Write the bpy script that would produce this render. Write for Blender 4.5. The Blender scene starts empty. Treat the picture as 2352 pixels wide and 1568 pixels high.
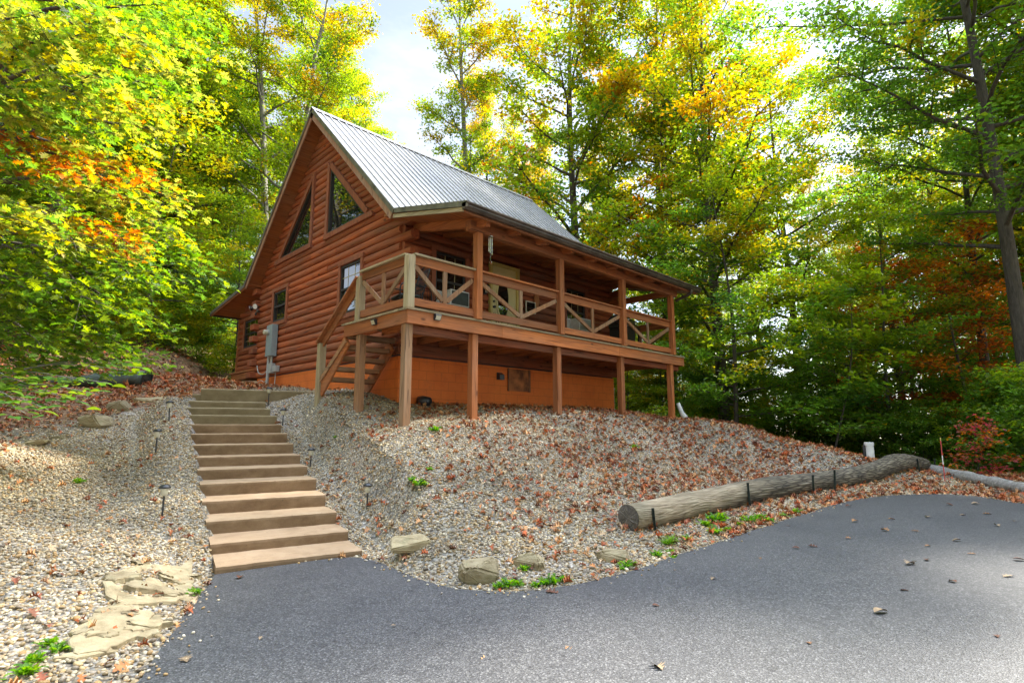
import bpy, math, random
import numpy as np
from mathutils import Vector, Matrix, Euler

# ------------------------------------------------------------------ camera, sky, sun, exposure
SC = bpy.context.scene
COL = SC.collection
AZ, PITCH = math.radians(45.3), math.radians(8.9)
CAM = np.array([-5.083, -7.632, -2.0])
FW = np.array([math.cos(AZ), math.sin(AZ)]); RT = np.array([math.sin(AZ), -math.cos(AZ)])
cam = bpy.data.cameras.new('camera'); camo = bpy.data.objects.new('camera', cam); COL.objects.link(camo)
cam.sensor_width = 36.0; cam.lens = 36.0 * 1254 / 2352; cam.clip_end = 1000; cam.clip_start = 0.05
camo.location = CAM; camo.rotation_euler = (math.radians(90) + PITCH, 0, AZ - math.radians(90))
SC.camera = camo

SUN_EL = math.radians(46); SUN_DIR_AZ = AZ - math.radians(62)      # direction towards the sun, angle from +x
sd = Vector((math.cos(SUN_DIR_AZ) * math.cos(SUN_EL), math.sin(SUN_DIR_AZ) * math.cos(SUN_EL), math.sin(SUN_EL)))
w = bpy.data.worlds.new('World'); SC.world = w; w.use_nodes = True
nt = w.node_tree; bg = nt.nodes['Background']; bg.inputs[1].default_value = 0.12
sky = nt.nodes.new('ShaderNodeTexSky'); sky.sky_type = 'NISHITA'; sky.sun_disc = False
sky.sun_elevation = SUN_EL; sky.sun_rotation = math.radians(90) - SUN_DIR_AZ
sky.air_density = 1.0; sky.dust_density = 0.4; sky.ozone_density = 1.0
hs_ = nt.nodes.new('ShaderNodeHueSaturation'); hs_.inputs['Saturation'].default_value = 0.62
wm = nt.nodes.new('ShaderNodeMix'); wm.data_type = 'RGBA'; wm.blend_type = 'MULTIPLY'; wm.inputs[0].default_value = 1.0; wm.inputs[7].default_value = (1.0, 0.99, 1.0, 1)   # thin autumn haze
nt.links.new(sky.outputs[0], hs_.inputs['Color']); nt.links.new(hs_.outputs[0], wm.inputs[6]); # cloud noise; sky gain added: dimmed low down, brightened unseen overhead to lift shade
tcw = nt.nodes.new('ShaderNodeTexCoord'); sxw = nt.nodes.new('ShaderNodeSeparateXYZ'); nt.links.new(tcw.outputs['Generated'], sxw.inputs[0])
cn = nt.nodes.new('ShaderNodeTexNoise'); cn.inputs['Scale'].default_value = 3.2; cn.inputs['Detail'].default_value = 6; cn.inputs['Roughness'].default_value = 0.6
cmap = nt.nodes.new('ShaderNodeMapping'); cmap.inputs['Scale'].default_value = (1, 1, 2.5); nt.links.new(tcw.outputs['Generated'], cmap.inputs['Vector']); nt.links.new(cmap.outputs[0], cn.inputs['Vector'])
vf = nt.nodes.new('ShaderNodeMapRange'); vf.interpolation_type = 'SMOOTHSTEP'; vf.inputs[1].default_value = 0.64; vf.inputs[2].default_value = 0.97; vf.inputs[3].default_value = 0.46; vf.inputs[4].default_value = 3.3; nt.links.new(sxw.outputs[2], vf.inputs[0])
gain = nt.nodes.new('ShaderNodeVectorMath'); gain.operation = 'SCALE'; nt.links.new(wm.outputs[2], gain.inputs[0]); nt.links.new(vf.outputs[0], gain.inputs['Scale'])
cr = nt.nodes.new('ShaderNodeMapRange'); cr.inputs[1].default_value = 0.45; cr.inputs[2].default_value = 0.72; cr.inputs[3].default_value = 0.0; cr.inputs[4].default_value = 0.75; nt.links.new(cn.outputs[0], cr.inputs[0])
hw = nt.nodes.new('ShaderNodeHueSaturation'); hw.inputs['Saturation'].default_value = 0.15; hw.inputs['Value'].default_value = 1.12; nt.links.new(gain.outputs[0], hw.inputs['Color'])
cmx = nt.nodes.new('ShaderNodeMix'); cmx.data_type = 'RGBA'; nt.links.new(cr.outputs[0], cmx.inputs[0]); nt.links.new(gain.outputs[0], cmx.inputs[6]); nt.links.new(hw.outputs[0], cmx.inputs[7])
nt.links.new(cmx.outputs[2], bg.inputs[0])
sun = bpy.data.lights.new('sun', 'SUN'); sun.energy = 3.0; sun.angle = math.radians(3.5); sun.color = (1.0, 0.94, 0.84)
suno = bpy.data.objects.new('sun', sun); COL.objects.link(suno)
suno.rotation_euler = (-sd).to_track_quat('-Z', 'Y').to_euler()
SC.view_settings.view_transform = 'Standard'; SC.view_settings.look = 'None'
SC.view_settings.exposure = 2.68; SC.view_settings.gamma = 1.0
SC.cycles.max_bounces = 8; SC.cycles.diffuse_bounces = 4; SC.cycles.transmission_bounces = 4
SC.cycles.use_denoising = True

rnd = random.Random(7)
RNG = np.random.default_rng(7)

# ------------------------------------------------------------------ helpers
def c2w(X, d):            # camera-plan metres (right, ahead) -> world x, y
    return (CAM[0] + FW[0] * d + RT[0] * X, CAM[1] + FW[1] * d + RT[1] * X)
def w2c(x, y):
    dx, dy = x - CAM[0], y - CAM[1]
    return (dx * RT[0] + dy * RT[1], dx * FW[0] + dy * FW[1])
def pix_dir(px, py):      # photo measurement (2352 wide) -> sideways and up slope per metre ahead
    x, y = px - 1176.0, 784.0 - py
    f = 1254.0
    fw = f * math.cos(PITCH) - y * math.sin(PITCH); up = f * math.sin(PITCH) + y * math.cos(PITCH)
    return x / fw, up / fw
def at(px, py, d):
    a, b = pix_dir(px, py)
    x, y = c2w(a * d, d)
    return Vector((x, y, CAM[2] + b * d))

class MB:
    def __init__(s): s.v = []; s.f = []; s.t = []; s.cur = 0.5
    def add(s, vs, fs):
        o = len(s.v); s.v += [tuple(p) for p in vs]; s.t += [s.cur] * len(vs)
        s.f += [tuple(i + o for i in f) for f in fs]
    def box(s, x0, x1, y0, y1, z0, z1):
        s.add([(x0,y0,z0),(x1,y0,z0),(x1,y1,z0),(x0,y1,z0),(x0,y0,z1),(x1,y0,z1),(x1,y1,z1),(x0,y1,z1)],
              [(3,2,1,0),(4,5,6,7),(0,1,5,4),(1,2,6,5),(2,3,7,6),(3,0,4,7)])
    def beam(s, p, q, w, h, side=None):
        p, q = Vector(p), Vector(q); a = (q - p).normalized()
        if side is None: side = a.cross(Vector((0,0,1)))
        side = Vector(side); side = (side - a * side.dot(a)).normalized(); up = side.cross(a)
        vs = []
        for c in (p, q):
            for i, j in ((-1,-1),(1,-1),(1,1),(-1,1)): vs.append(c + side * (i * w / 2) + up * (j * h / 2))
        s.add(vs, [(0,1,2,3),(7,6,5,4),(0,4,5,1),(1,5,6,2),(2,6,7,3),(3,7,4,0)])
    def tube(s, pts, rad, n=8, cap=True):
        pts = [Vector(p) for p in pts]; vs = []; fs = []
        ref = Vector((0.31, 0.22, 0.93))
        for i, p in enumerate(pts):
            a = (pts[min(i+1, len(pts)-1)] - pts[max(i-1, 0)])
            a = a.normalized() if a.length > 1e-9 else Vector((0,0,1))
            u = a.cross(ref)
            if u.length < 0.1: u = a.cross(Vector((1,0,0)))
            u.normalize(); v = a.cross(u)
            r = rad[i] if hasattr(rad, '__len__') else rad
            for k in range(n):
                t = 2 * math.pi * k / n; vs.append(p + u * (r * math.cos(t)) + v * (r * math.sin(t)))
        for i in range(len(pts) - 1):
            for k in range(n):
                a0 = i * n + k; b0 = i * n + (k + 1) % n; fs.append((a0, b0, b0 + n, a0 + n))
        if cap:
            fs.append(tuple(range(n - 1, -1, -1))); fs.append(tuple((len(pts) - 1) * n + k for k in range(n)))
        s.add(vs, fs)
    def prism(s, poly, axis, a, b):
        n = len(poly); vs = []
        for c in (a, b):
            for (u, v) in poly: vs.append({'x': (c, u, v), 'y': (u, c, v), 'z': (u, v, c)}[axis])
        s.add(vs, [tuple(range(n - 1, -1, -1)), tuple(range(n, 2 * n))] + [(i, (i + 1) % n, n + (i + 1) % n, n + i) for i in range(n)])
    def lathe(s, c, prof, n=16):
        vs = []; fs = []
        for r, z in prof:
            for k in range(n):
                t = 2 * math.pi * k / n; vs.append((c[0] + r * math.cos(t), c[1] + r * math.sin(t), c[2] + z))
        for i in range(len(prof) - 1):
            for k in range(n):
                a0 = i * n + k; b0 = i * n + (k + 1) % n; fs.append((a0, b0, b0 + n, a0 + n))
        fs.append(tuple(range(n - 1, -1, -1))); fs.append(tuple((len(prof) - 1) * n + k for k in range(n)))
        s.add(vs, fs)
    def mesh(s, name, mat, smooth=False):
        m = bpy.data.meshes.new(name); m.from_pydata(s.v, [], s.f); m.update()
        if mat: m.materials.append(mat)
        at_ = m.attributes.new('tint', 'FLOAT', 'POINT'); at_.data.foreach_set('value', np.array(s.t, dtype=np.float32))
        if smooth: m.polygons.foreach_set('use_smooth', [True] * len(m.polygons))
        import bmesh as _b
        bm = _b.new(); bm.from_mesh(m); _b.ops.recalc_face_normals(bm, faces=bm.faces); bm.to_mesh(m); bm.free()
        return m
    def build(s, name, mat, parent=None, smooth=False, bevel=0.0):
        o = bpy.data.objects.new(name, s.mesh(name, mat, smooth)); COL.objects.link(o)
        if parent is not None: o.parent = parent; o.matrix_parent_inverse = Matrix.Identity(4)
        if bevel:
            b = o.modifiers.new('bevel', 'BEVEL'); b.width = bevel; b.segments = 2; b.limit_method = 'ANGLE'
        return o

def tag(o, label=None, cat=None, group=None, kind=None):
    if label: o['label'] = label
    if cat: o['category'] = cat
    if group: o['group'] = group
    if kind: o['kind'] = kind
    return o
def empty(name, loc=(0,0,0), rz=0.0):
    o = bpy.data.objects.new(name, None); COL.objects.link(o); o.location = loc; o.rotation_euler = (0, 0, rz); o.empty_display_size = 0.2
    return o
KIDS = {}
def copy_tree(o, parent=None):
    c = o.copy(); COL.objects.link(c)
    if parent is not None: c.parent = parent
    for ch in KIDS.setdefault(o.name, list(o.children)): copy_tree(ch, c)
    return c
def np_mesh(name, V, F, mat, col=None, smooth=False):
    """V (n,3) float, F (m,k) int, one polygon size."""
    m = bpy.data.meshes.new(name); k = F.shape[1]
    m.vertices.add(len(V)); m.vertices.foreach_set('co', V.astype(np.float32).ravel())
    m.loops.add(F.size); m.loops.foreach_set('vertex_index', F.astype(np.int32).ravel())
    m.polygons.add(len(F)); m.polygons.foreach_set('loop_start', np.arange(0, F.size, k, dtype=np.int32))
    if smooth: m.polygons.foreach_set('use_smooth', np.ones(len(F), dtype=bool))
    m.update(calc_edges=True)
    if col is not None:
        a = m.attributes.new('col', 'FLOAT_COLOR', 'POINT')
        c4 = np.ones((len(V), 4), dtype=np.float32); c4[:, :3] = col; a.data.foreach_set('color', c4.ravel())
    if mat: m.materials.append(mat)
    return m
def obj(name, mesh, parent=None):
    o = bpy.data.objects.new(name, mesh); COL.objects.link(o)
    if parent is not None: o.parent = parent
    return o

# ------------------------------------------------------------------ materials
def new_mat(name):
    m = bpy.data.materials.new(name); m.use_nodes = True
    return m, m.node_tree, m.node_tree.nodes['Principled BSDF']
def N(t, typ, **kw):
    n = t.nodes.new(typ)
    for k, v in kw.items(): setattr(n, k, v)
    return n
def ramp(t, stops):
    r = t.nodes.new('ShaderNodeValToRGB'); e = r.color_ramp.elements
    while len(e) < len(stops): e.new(0.5)
    for el, (p, c) in zip(e, stops): el.position = p; el.color = (*c, 1) if len(c) == 3 else c
    return r
def noise(t, vec, scale, detail=4, rough=0.55):
    n = t.nodes.new('ShaderNodeTexNoise'); n.inputs['Scale'].default_value = scale; n.inputs['Detail'].default_value = detail
    n.inputs['Roughness'].default_value = rough
    if vec is not None: t.links.new(vec, n.inputs['Vector'])
    return n
def mapping(t, vec, scale):
    m = t.nodes.new('ShaderNodeMapping'); m.inputs['Scale'].default_value = scale; t.links.new(vec, m.inputs['Vector']); return m
def mixc(t, a, b, fac, mode='MIX'):
    m = t.nodes.new('ShaderNodeMix'); m.data_type = 'RGBA'; m.blend_type = mode
    for s, v in ((6, a), (7, b), (0, fac)):
        if hasattr(v, 'links') or hasattr(v, 'is_linked'): t.links.new(v, m.inputs[s])
        elif isinstance(v, (int, float)): m.inputs[s].default_value = v
        else: m.inputs[s].default_value = (*v, 1)
    return m.outputs[2]
def bump(t, h, strength, dist, bsdf, prev=None):
    b = t.nodes.new('ShaderNodeBump'); b.inputs['Strength'].default_value = strength; b.inputs['Distance'].default_value = dist
    t.links.new(h, b.inputs['Height'])
    if prev is not None: t.links.new(prev, b.inputs['Normal'])
    t.links.new(b.outputs[0], bsdf.inputs['Normal']); return b.outputs[0]

def mat_plain(name, c, rough=0.6, metal=0.0, var=0.12, nscale=6.0):
    m, t, b = new_mat(name); g = N(t, 'ShaderNodeNewGeometry')
    n = noise(t, g.outputs['Position'], nscale, 5)
    lo = tuple(x * (1 - var * 1.5) for x in c); hi = tuple(min(1, x * (1 + var)) for x in c)
    r = ramp(t, [(0.3, lo), (0.7, hi)]); t.links.new(n.outputs[0], r.inputs[0]); t.links.new(r.outputs[0], b.inputs['Base Color'])
    b.inputs['Roughness'].default_value = rough; b.inputs['Metallic'].default_value = metal
    return m

def mat_wood(name, lo, hi, axis, weather=None, wamt=0.35, rough=0.7):
    """grain runs along AXIS; tint attribute and the board's own random value shift the stain"""
    m, t, b = new_mat(name); tc = N(t, 'ShaderNodeTexCoord'); g = N(t, 'ShaderNodeNewGeometry')
    sc = [22.0, 22.0, 22.0]; sc['xyz'.index(axis)] = 1.1
    mp = mapping(t, g.outputs['Position'], sc)
    oi = N(t, 'ShaderNodeObjectInfo')
    n1 = noise(t, mp.outputs[0], 1.0, 6, 0.62); n1.inputs['Distortion'].default_value = 0.35
    r = ramp(t, [(0.25, lo), (0.5, tuple((a + c) / 2 for a, c in zip(lo, hi))), (0.78, hi)]); t.links.new(n1.outputs[0], r.inputs[0])
    at_ = N(t, 'ShaderNodeAttribute', attribute_name='tint')
    add = N(t, 'ShaderNodeMath', operation='ADD'); t.links.new(at_.outputs['Fac'], add.inputs[0]); t.links.new(oi.outputs['Random'], add.inputs[1])
    mr = N(t, 'ShaderNodeMapRange'); mr.inputs[1].default_value = 0.0; mr.inputs[2].default_value = 2.0; mr.inputs[3].default_value = 0.5; mr.inputs[4].default_value = 1.5
    t.links.new(add.outputs[0], mr.inputs[0])
    hsv = N(t, 'ShaderNodeHueSaturation'); t.links.new(r.outputs[0], hsv.inputs['Color']); t.links.new(mr.outputs[0], hsv.inputs['Value'])
    colr = hsv.outputs[0]
    # weathered patches
    n2 = noise(t, mapping(t, g.outputs['Position'], [x * 0.09 + 0.4 for x in sc]).outputs[0], 1.3, 5, 0.6)
    if weather:
        r2 = ramp(t, [(0.42, (0,0,0)), (0.72, (wamt,)*3)]); t.links.new(n2.outputs[0], r2.inputs[0])
        colr = mixc(t, colr, weather, r2.outputs[0])
    # knots
    vo = N(t, 'ShaderNodeTexVoronoi'); vo.inputs['Scale'].default_value = 1.0
    sk = [3.2, 3.2, 3.2]; sk['xyz'.index(axis)] = 1.5
    t.links.new(mapping(t, g.outputs['Position'], sk).outputs[0], vo.inputs['Vector'])
    rk = ramp(t, [(0.05, (0.8,)*3), (0.11, (0,0,0))]); t.links.new(vo.outputs['Distance'], rk.inputs[0])
    colr = mixc(t, colr, tuple(x * 0.35 for x in lo), rk.outputs[0])
    # checks: thin dark cracks
    n3 = noise(t, mapping(t, g.outputs['Position'], [x * 1.6 for x in sc]).outputs[0], 1.0, 2, 0.4)
    r3 = ramp(t, [(0.30, (0.75,)*3), (0.36, (0,0,0))]); t.links.new(n3.outputs[0], r3.inputs[0])
    colr = mixc(t, colr, tuple(x * 0.4 for x in lo), r3.outputs[0])
    t.links.new(colr, b.inputs['Base Color']); b.inputs['Roughness'].default_value = rough
    b.inputs['Specular IOR Level'].default_value = 0.35
    bump(t, n1.outputs[0], 0.35, 0.004, b)
    return m

RED_LO, RED_HI = (0.15, 0.043, 0.015), (0.42, 0.135, 0.045)
GREYW = (0.30, 0.24, 0.17)
M = {}
for ax in 'xyz':
    M['log_' + ax] = mat_wood('stained_log_' + ax, (0.14, 0.034, 0.012), (0.48, 0.122, 0.038), ax, (0.20, 0.105, 0.065), 0.7)
    M['stain_' + ax] = mat_wood('stained_timber_' + ax, (0.20, 0.058, 0.017), (0.54, 0.18, 0.05), ax, (0.26, 0.15, 0.09), 0.45)
    M['weath_' + ax] = mat_wood('weathered_timber_' + ax, (0.20, 0.16, 0.085), (0.46, 0.39, 0.24), ax, (0.36, 0.21, 0.10), 0.6)
    M['brown_' + ax] = mat_wood('brown_timber_' + ax, (0.15, 0.068, 0.028), (0.36, 0.18, 0.08), ax, (0.30, 0.23, 0.15), 0.6)
M['trim'] = mat_wood('window_trim_wood', (0.17, 0.050, 0.022), (0.36, 0.115, 0.05), 'z', (0.26, 0.13, 0.085), 0.4)

def mat_block():
    m, t, b = new_mat('orange_painted_block'); g = N(t, 'ShaderNodeNewGeometry')
    sx = N(t, 'ShaderNodeSeparateXYZ'); t.links.new(g.outputs['Position'], sx.inputs[0])
    ad = N(t, 'ShaderNodeMath', operation='ADD'); t.links.new(sx.outputs[0], ad.inputs[0]); t.links.new(sx.outputs[1], ad.inputs[1])
    cx = N(t, 'ShaderNodeCombineXYZ'); t.links.new(ad.outputs[0], cx.inputs[0]); t.links.new(sx.outputs[2], cx.inputs[1])
    br = N(t, 'ShaderNodeTexBrick'); t.links.new(cx.outputs[0], br.inputs['Vector'])
    br.inputs['Scale'].default_value = 1.0; br.inputs['Brick Width'].default_value = 0.4; br.inputs['Row Height'].default_value = 0.2
    br.inputs['Mortar Size'].default_value = 0.006; br.inputs['Mortar Smooth'].default_value = 0.3
    br.inputs['Color1'].default_value = (1,1,1,1); br.inputs['Color2'].default_value = (0.97,0.97,0.97,1); br.inputs['Mortar'].default_value = (0.70,0.70,0.70,1)
    n = noise(t, g.outputs['Position'], 1.7, 6, 0.6)
    r = ramp(t, [(0.3, (0.64, 0.135, 0.014)), (0.7, (0.76, 0.180, 0.022))]); t.links.new(n.outputs[0], r.inputs[0])
    c = mixc(t, r.outputs[0], br.outputs[0], 1.0, 'MULTIPLY')
    # splash dirt near the ground line
    n2 = noise(t, g.outputs['Position'], 5.0, 5, 0.7)
    r2 = ramp(t, [(0.55, (0,0,0)), (0.8, (0.35,)*3)]); t.links.new(n2.outputs[0], r2.inputs[0])
    c = mixc(t, c, (0.26, 0.09, 0.035), r2.outputs[0])
    t.links.new(c, b.inputs['Base Color']); b.inputs['Roughness'].default_value = 0.75
    n3 = noise(t, g.outputs['Position'], 120, 3)
    pv = bump(t, n3.outputs[0], 0.25, 0.003, b); bump(t, br.outputs[0], 0.5, 0.006, b, pv)
    return m
M['block'] = mat_block()

def mat_metal_roof():
    m, t, b = new_mat('galvanised_roof_metal'); g = N(t, 'ShaderNodeNewGeometry')
    n = noise(t, mapping(t, g.outputs['Position'], (1.2, 0.25, 0.25)).outputs[0], 2.0, 5, 0.6)
    r = ramp(t, [(0.3, (0.27, 0.27, 0.265)), (0.7, (0.34, 0.34, 0.335))]); t.links.new(n.outputs[0], r.inputs[0]); t.links.new(r.outputs[0], b.inputs['Base Color'])
    b.inputs['Metallic'].default_value = 0.35
    rr = ramp(t, [(0.3, (0.30,)*3), (0.7, (0.42,)*3)]); t.links.new(n.outputs[0], rr.inputs[0]); t.links.new(rr.outputs[0], b.inputs['Roughness'])
    return m
M['roof'] = mat_metal_roof()
M['trim_metal'] = mat_plain('grey_green_edge_metal', (0.16, 0.145, 0.11), 0.45, 0.3, 0.3, 5)
M['gutter'] = mat_plain('brown_gutter_metal', (0.085, 0.065, 0.05), 0.4, 0.2, 0.35, 4)
M['black'] = mat_plain('black_metal', (0.02, 0.02, 0.02), 0.45, 0.3)
M['blackplastic'] = mat_plain('black_plastic', (0.025, 0.025, 0.026), 0.4)
M['white'] = mat_plain('white_plastic', (0.75, 0.75, 0.72), 0.4)
M['door'] = mat_plain('cream_door_paint', (0.66, 0.58, 0.26), 0.45, 0, 0.06, 3)
M['doortrim'] = mat_plain('yellow_door_casing', (0.60, 0.47, 0.13), 0.5, 0, 0.08, 3)
M['greybox'] = mat_plain('grey_utility_metal', (0.27, 0.33, 0.34), 0.45, 0.1, 0.08)
M['conduit'] = mat_plain('grey_conduit_plastic', (0.40, 0.41, 0.39), 0.5)
M['steel'] = mat_plain('bright_chime_metal', (0.75, 0.75, 0.73), 0.25, 1.0)
M['sash'] = mat_plain('dark_window_sash', (0.03, 0.026, 0.022), 0.5)
M['muntin'] = mat_plain('brass_window_grille', (0.40, 0.33, 0.14), 0.4)
M['tarp'] = mat_plain('dark_green_tarpaulin', (0.045, 0.062, 0.052), 0.5, 0, 0.4, 5)
M['wicker'] = mat_plain('brown_wicker', (0.16, 0.10, 0.06), 0.8, 0, 0.5, 40)
M['honey'] = mat_plain('varnished_pine', (0.42, 0.17, 0.05), 0.4)
M['ledlens'] = mat_plain('frosted_lamp_lens', (0.62, 0.58, 0.44), 0.3)
M['hvac'] = mat_plain('beige_grey_enamel', (0.34, 0.35, 0.30), 0.5)
M['redpaint'] = mat_plain('red_stake_paint', (0.55, 0.06, 0.05), 0.5)
M['stakegreen'] = mat_plain('dark_green_steel_stake', (0.03, 0.04, 0.03), 0.6, 0.3, 0.5, 20)
def mat_glass():
    m, t, b = new_mat('dark_window_glass'); b.inputs['Base Color'].default_value = (0.012, 0.014, 0.013, 1)
    b.inputs['Roughness'].default_value = 0.02; b.inputs['IOR'].default_value = 1.55; b.inputs['Coat Weight'].default_value = 1.0; b.inputs['Coat Roughness'].default_value = 0.01; b.inputs['Coat IOR'].default_value = 1.8
    g = N(t, 'ShaderNodeNewGeometry'); n = noise(t, g.outputs['Position'], 0.8, 1); bump(t, n.outputs[0], 0.05, 0.02, b)
    return m
M['glass'] = mat_glass()

def mat_concrete():
    m, t, b = new_mat('tan_stained_concrete'); g = N(t, 'ShaderNodeNewGeometry')
    at_ = N(t, 'ShaderNodeAttribute', attribute_name='tint')
    n = noise(t, g.outputs['Position'], 3.5, 8, 0.7)
    r = ramp(t, [(0.25, (0.28, 0.175, 0.09)), (0.5, (0.39, 0.255, 0.14)), (0.8, (0.48, 0.335, 0.20))]); t.links.new(n.outputs[0], r.inputs[0])
    r2 = ramp(t, [(0.25, (0.20, 0.17, 0.085)), (0.5, (0.30, 0.26, 0.145)), (0.8, (0.39, 0.35, 0.21))]); t.links.new(n.outputs[0], r2.inputs[0])
    c = mixc(t, r.outputs[0], r2.outputs[0], at_.outputs['Fac'])
    # riser faces darker and browner than the treads, blotched
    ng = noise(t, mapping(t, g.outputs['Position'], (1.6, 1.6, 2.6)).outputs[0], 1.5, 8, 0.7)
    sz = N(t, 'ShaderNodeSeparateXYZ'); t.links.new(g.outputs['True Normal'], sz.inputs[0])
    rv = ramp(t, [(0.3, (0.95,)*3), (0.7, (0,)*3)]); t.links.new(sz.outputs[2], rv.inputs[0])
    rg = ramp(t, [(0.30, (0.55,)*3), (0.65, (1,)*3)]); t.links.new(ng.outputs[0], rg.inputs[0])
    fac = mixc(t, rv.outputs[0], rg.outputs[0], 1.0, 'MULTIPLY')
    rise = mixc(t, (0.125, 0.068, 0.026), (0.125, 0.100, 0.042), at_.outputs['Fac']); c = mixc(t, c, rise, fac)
    # pits
    v = noise(t, g.outputs['Position'], 26, 4, 0.7); rp = ramp(t, [(0.30, (0.6,)*3), (0.38, (0,)*3)]); t.links.new(v.outputs[0], rp.inputs[0])
    c = mixc(t, c, (0.10, 0.065, 0.035), rp.outputs[0])
    t.links.new(c, b.inputs['Base Color']); b.inputs['Roughness'].default_value = 0.85
    n2 = noise(t, g.outputs['Position'], 60, 5); bump(t, n2.outputs[0], 0.35, 0.004, b)
    return m
M['concrete'] = mat_concrete()

def mat_stone():
    m, t, b = new_mat('sandstone'); g = N(t, 'ShaderNodeNewGeometry'); oi = N(t, 'ShaderNodeObjectInfo')
    n = noise(t, mapping(t, g.outputs['Position'], (1, 1, 3)).outputs[0], 6, 8, 0.65)
    r = ramp(t, [(0.25, (0.16, 0.115, 0.055)), (0.5, (0.31, 0.245, 0.135)), (0.8, (0.44, 0.37, 0.225))]); t.links.new(n.outputs[0], r.inputs[0])
    hs = N(t, 'ShaderNodeHueSaturation'); mr = N(t, 'ShaderNodeMapRange'); mr.inputs[3].default_value = 0.75; mr.inputs[4].default_value = 1.15
    t.links.new(oi.outputs['Random'], mr.inputs[0]); t.links.new(mr.outputs[0], hs.inputs['Value']); t.links.new(r.outputs[0], hs.inputs['Color'])
    # lichen
    n2 = noise(t, g.outputs['Position'], 9, 5); r2 = ramp(t, [(0.55, (0,)*3), (0.7, (0.45,)*3)]); t.links.new(n2.outputs[0], r2.inputs[0])
    c = mixc(t, hs.outputs[0], (0.22, 0.21, 0.11), r2.outputs[0])
    t.links.new(c, b.inputs['Base Color']); b.inputs['Roughness'].default_value = 0.9
    bump(t, n.outputs[0], 0.8, 0.02, b)
    return m
M['stone'] = mat_stone()

def mat_asphalt():
    m, t, b = new_mat('asphalt'); g = N(t, 'ShaderNodeNewGeometry'); P = g.outputs['Position']
    v = N(t, 'ShaderNodeTexVoronoi'); v.inputs['Scale'].default_value = 95; t.links.new(P, v.inputs['Vector'])
    rc = ramp(t, [(0.0, (0.048, 0.047, 0.047)), (0.55, (0.075, 0.074, 0.073)), (0.85, (0.107, 0.106, 0.104)), (1.0, (0.17, 0.168, 0.162))])
    sx = N(t, 'ShaderNodeSeparateColor'); t.links.new(v.outputs['Color'], sx.inputs[0]); t.links.new(sx.outputs[0], rc.inputs[0])
    rd = ramp(t, [(0.35, (1,)*3), (0.75, (0.4,)*3)]); t.links.new(v.outputs['Distance'], rd.inputs[0])
    c = mixc(t, rc.outputs[0], rd.outputs[0], 0.8, 'MULTIPLY')
    n = noise(t, P, 0.9, 6, 0.6); rn = ramp(t, [(0.3, (0.78, 0.79, 0.82)), (0.7, (1.2, 1.18, 1.15))]); t.links.new(n.outputs[0], rn.inputs[0])
    c = mixc(t, c, rn.outputs[0], 1.0, 'MULTIPLY')
    n5 = noise(t, P, 14, 5, 0.7); r5 = ramp(t, [(0.30, (0.5,)*3), (0.44, (1,)*3)]); t.links.new(n5.outputs[0], r5.inputs[0])
    c = mixc(t, c, r5.outputs[0], 1.0, 'MULTIPLY')
    t.links.new(c, b.inputs['Base Color'])
    b.inputs['Roughness'].default_value = 0.55; b.inputs['Specular IOR Level'].default_value = 0.5
    pv = bump(t, v.outputs['Distance'], 0.35, 0.004, b); bump(t, n5.outputs[0], 0.4, 0.006, b, pv)
    return m
M['asphalt'] = mat_asphalt()

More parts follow.
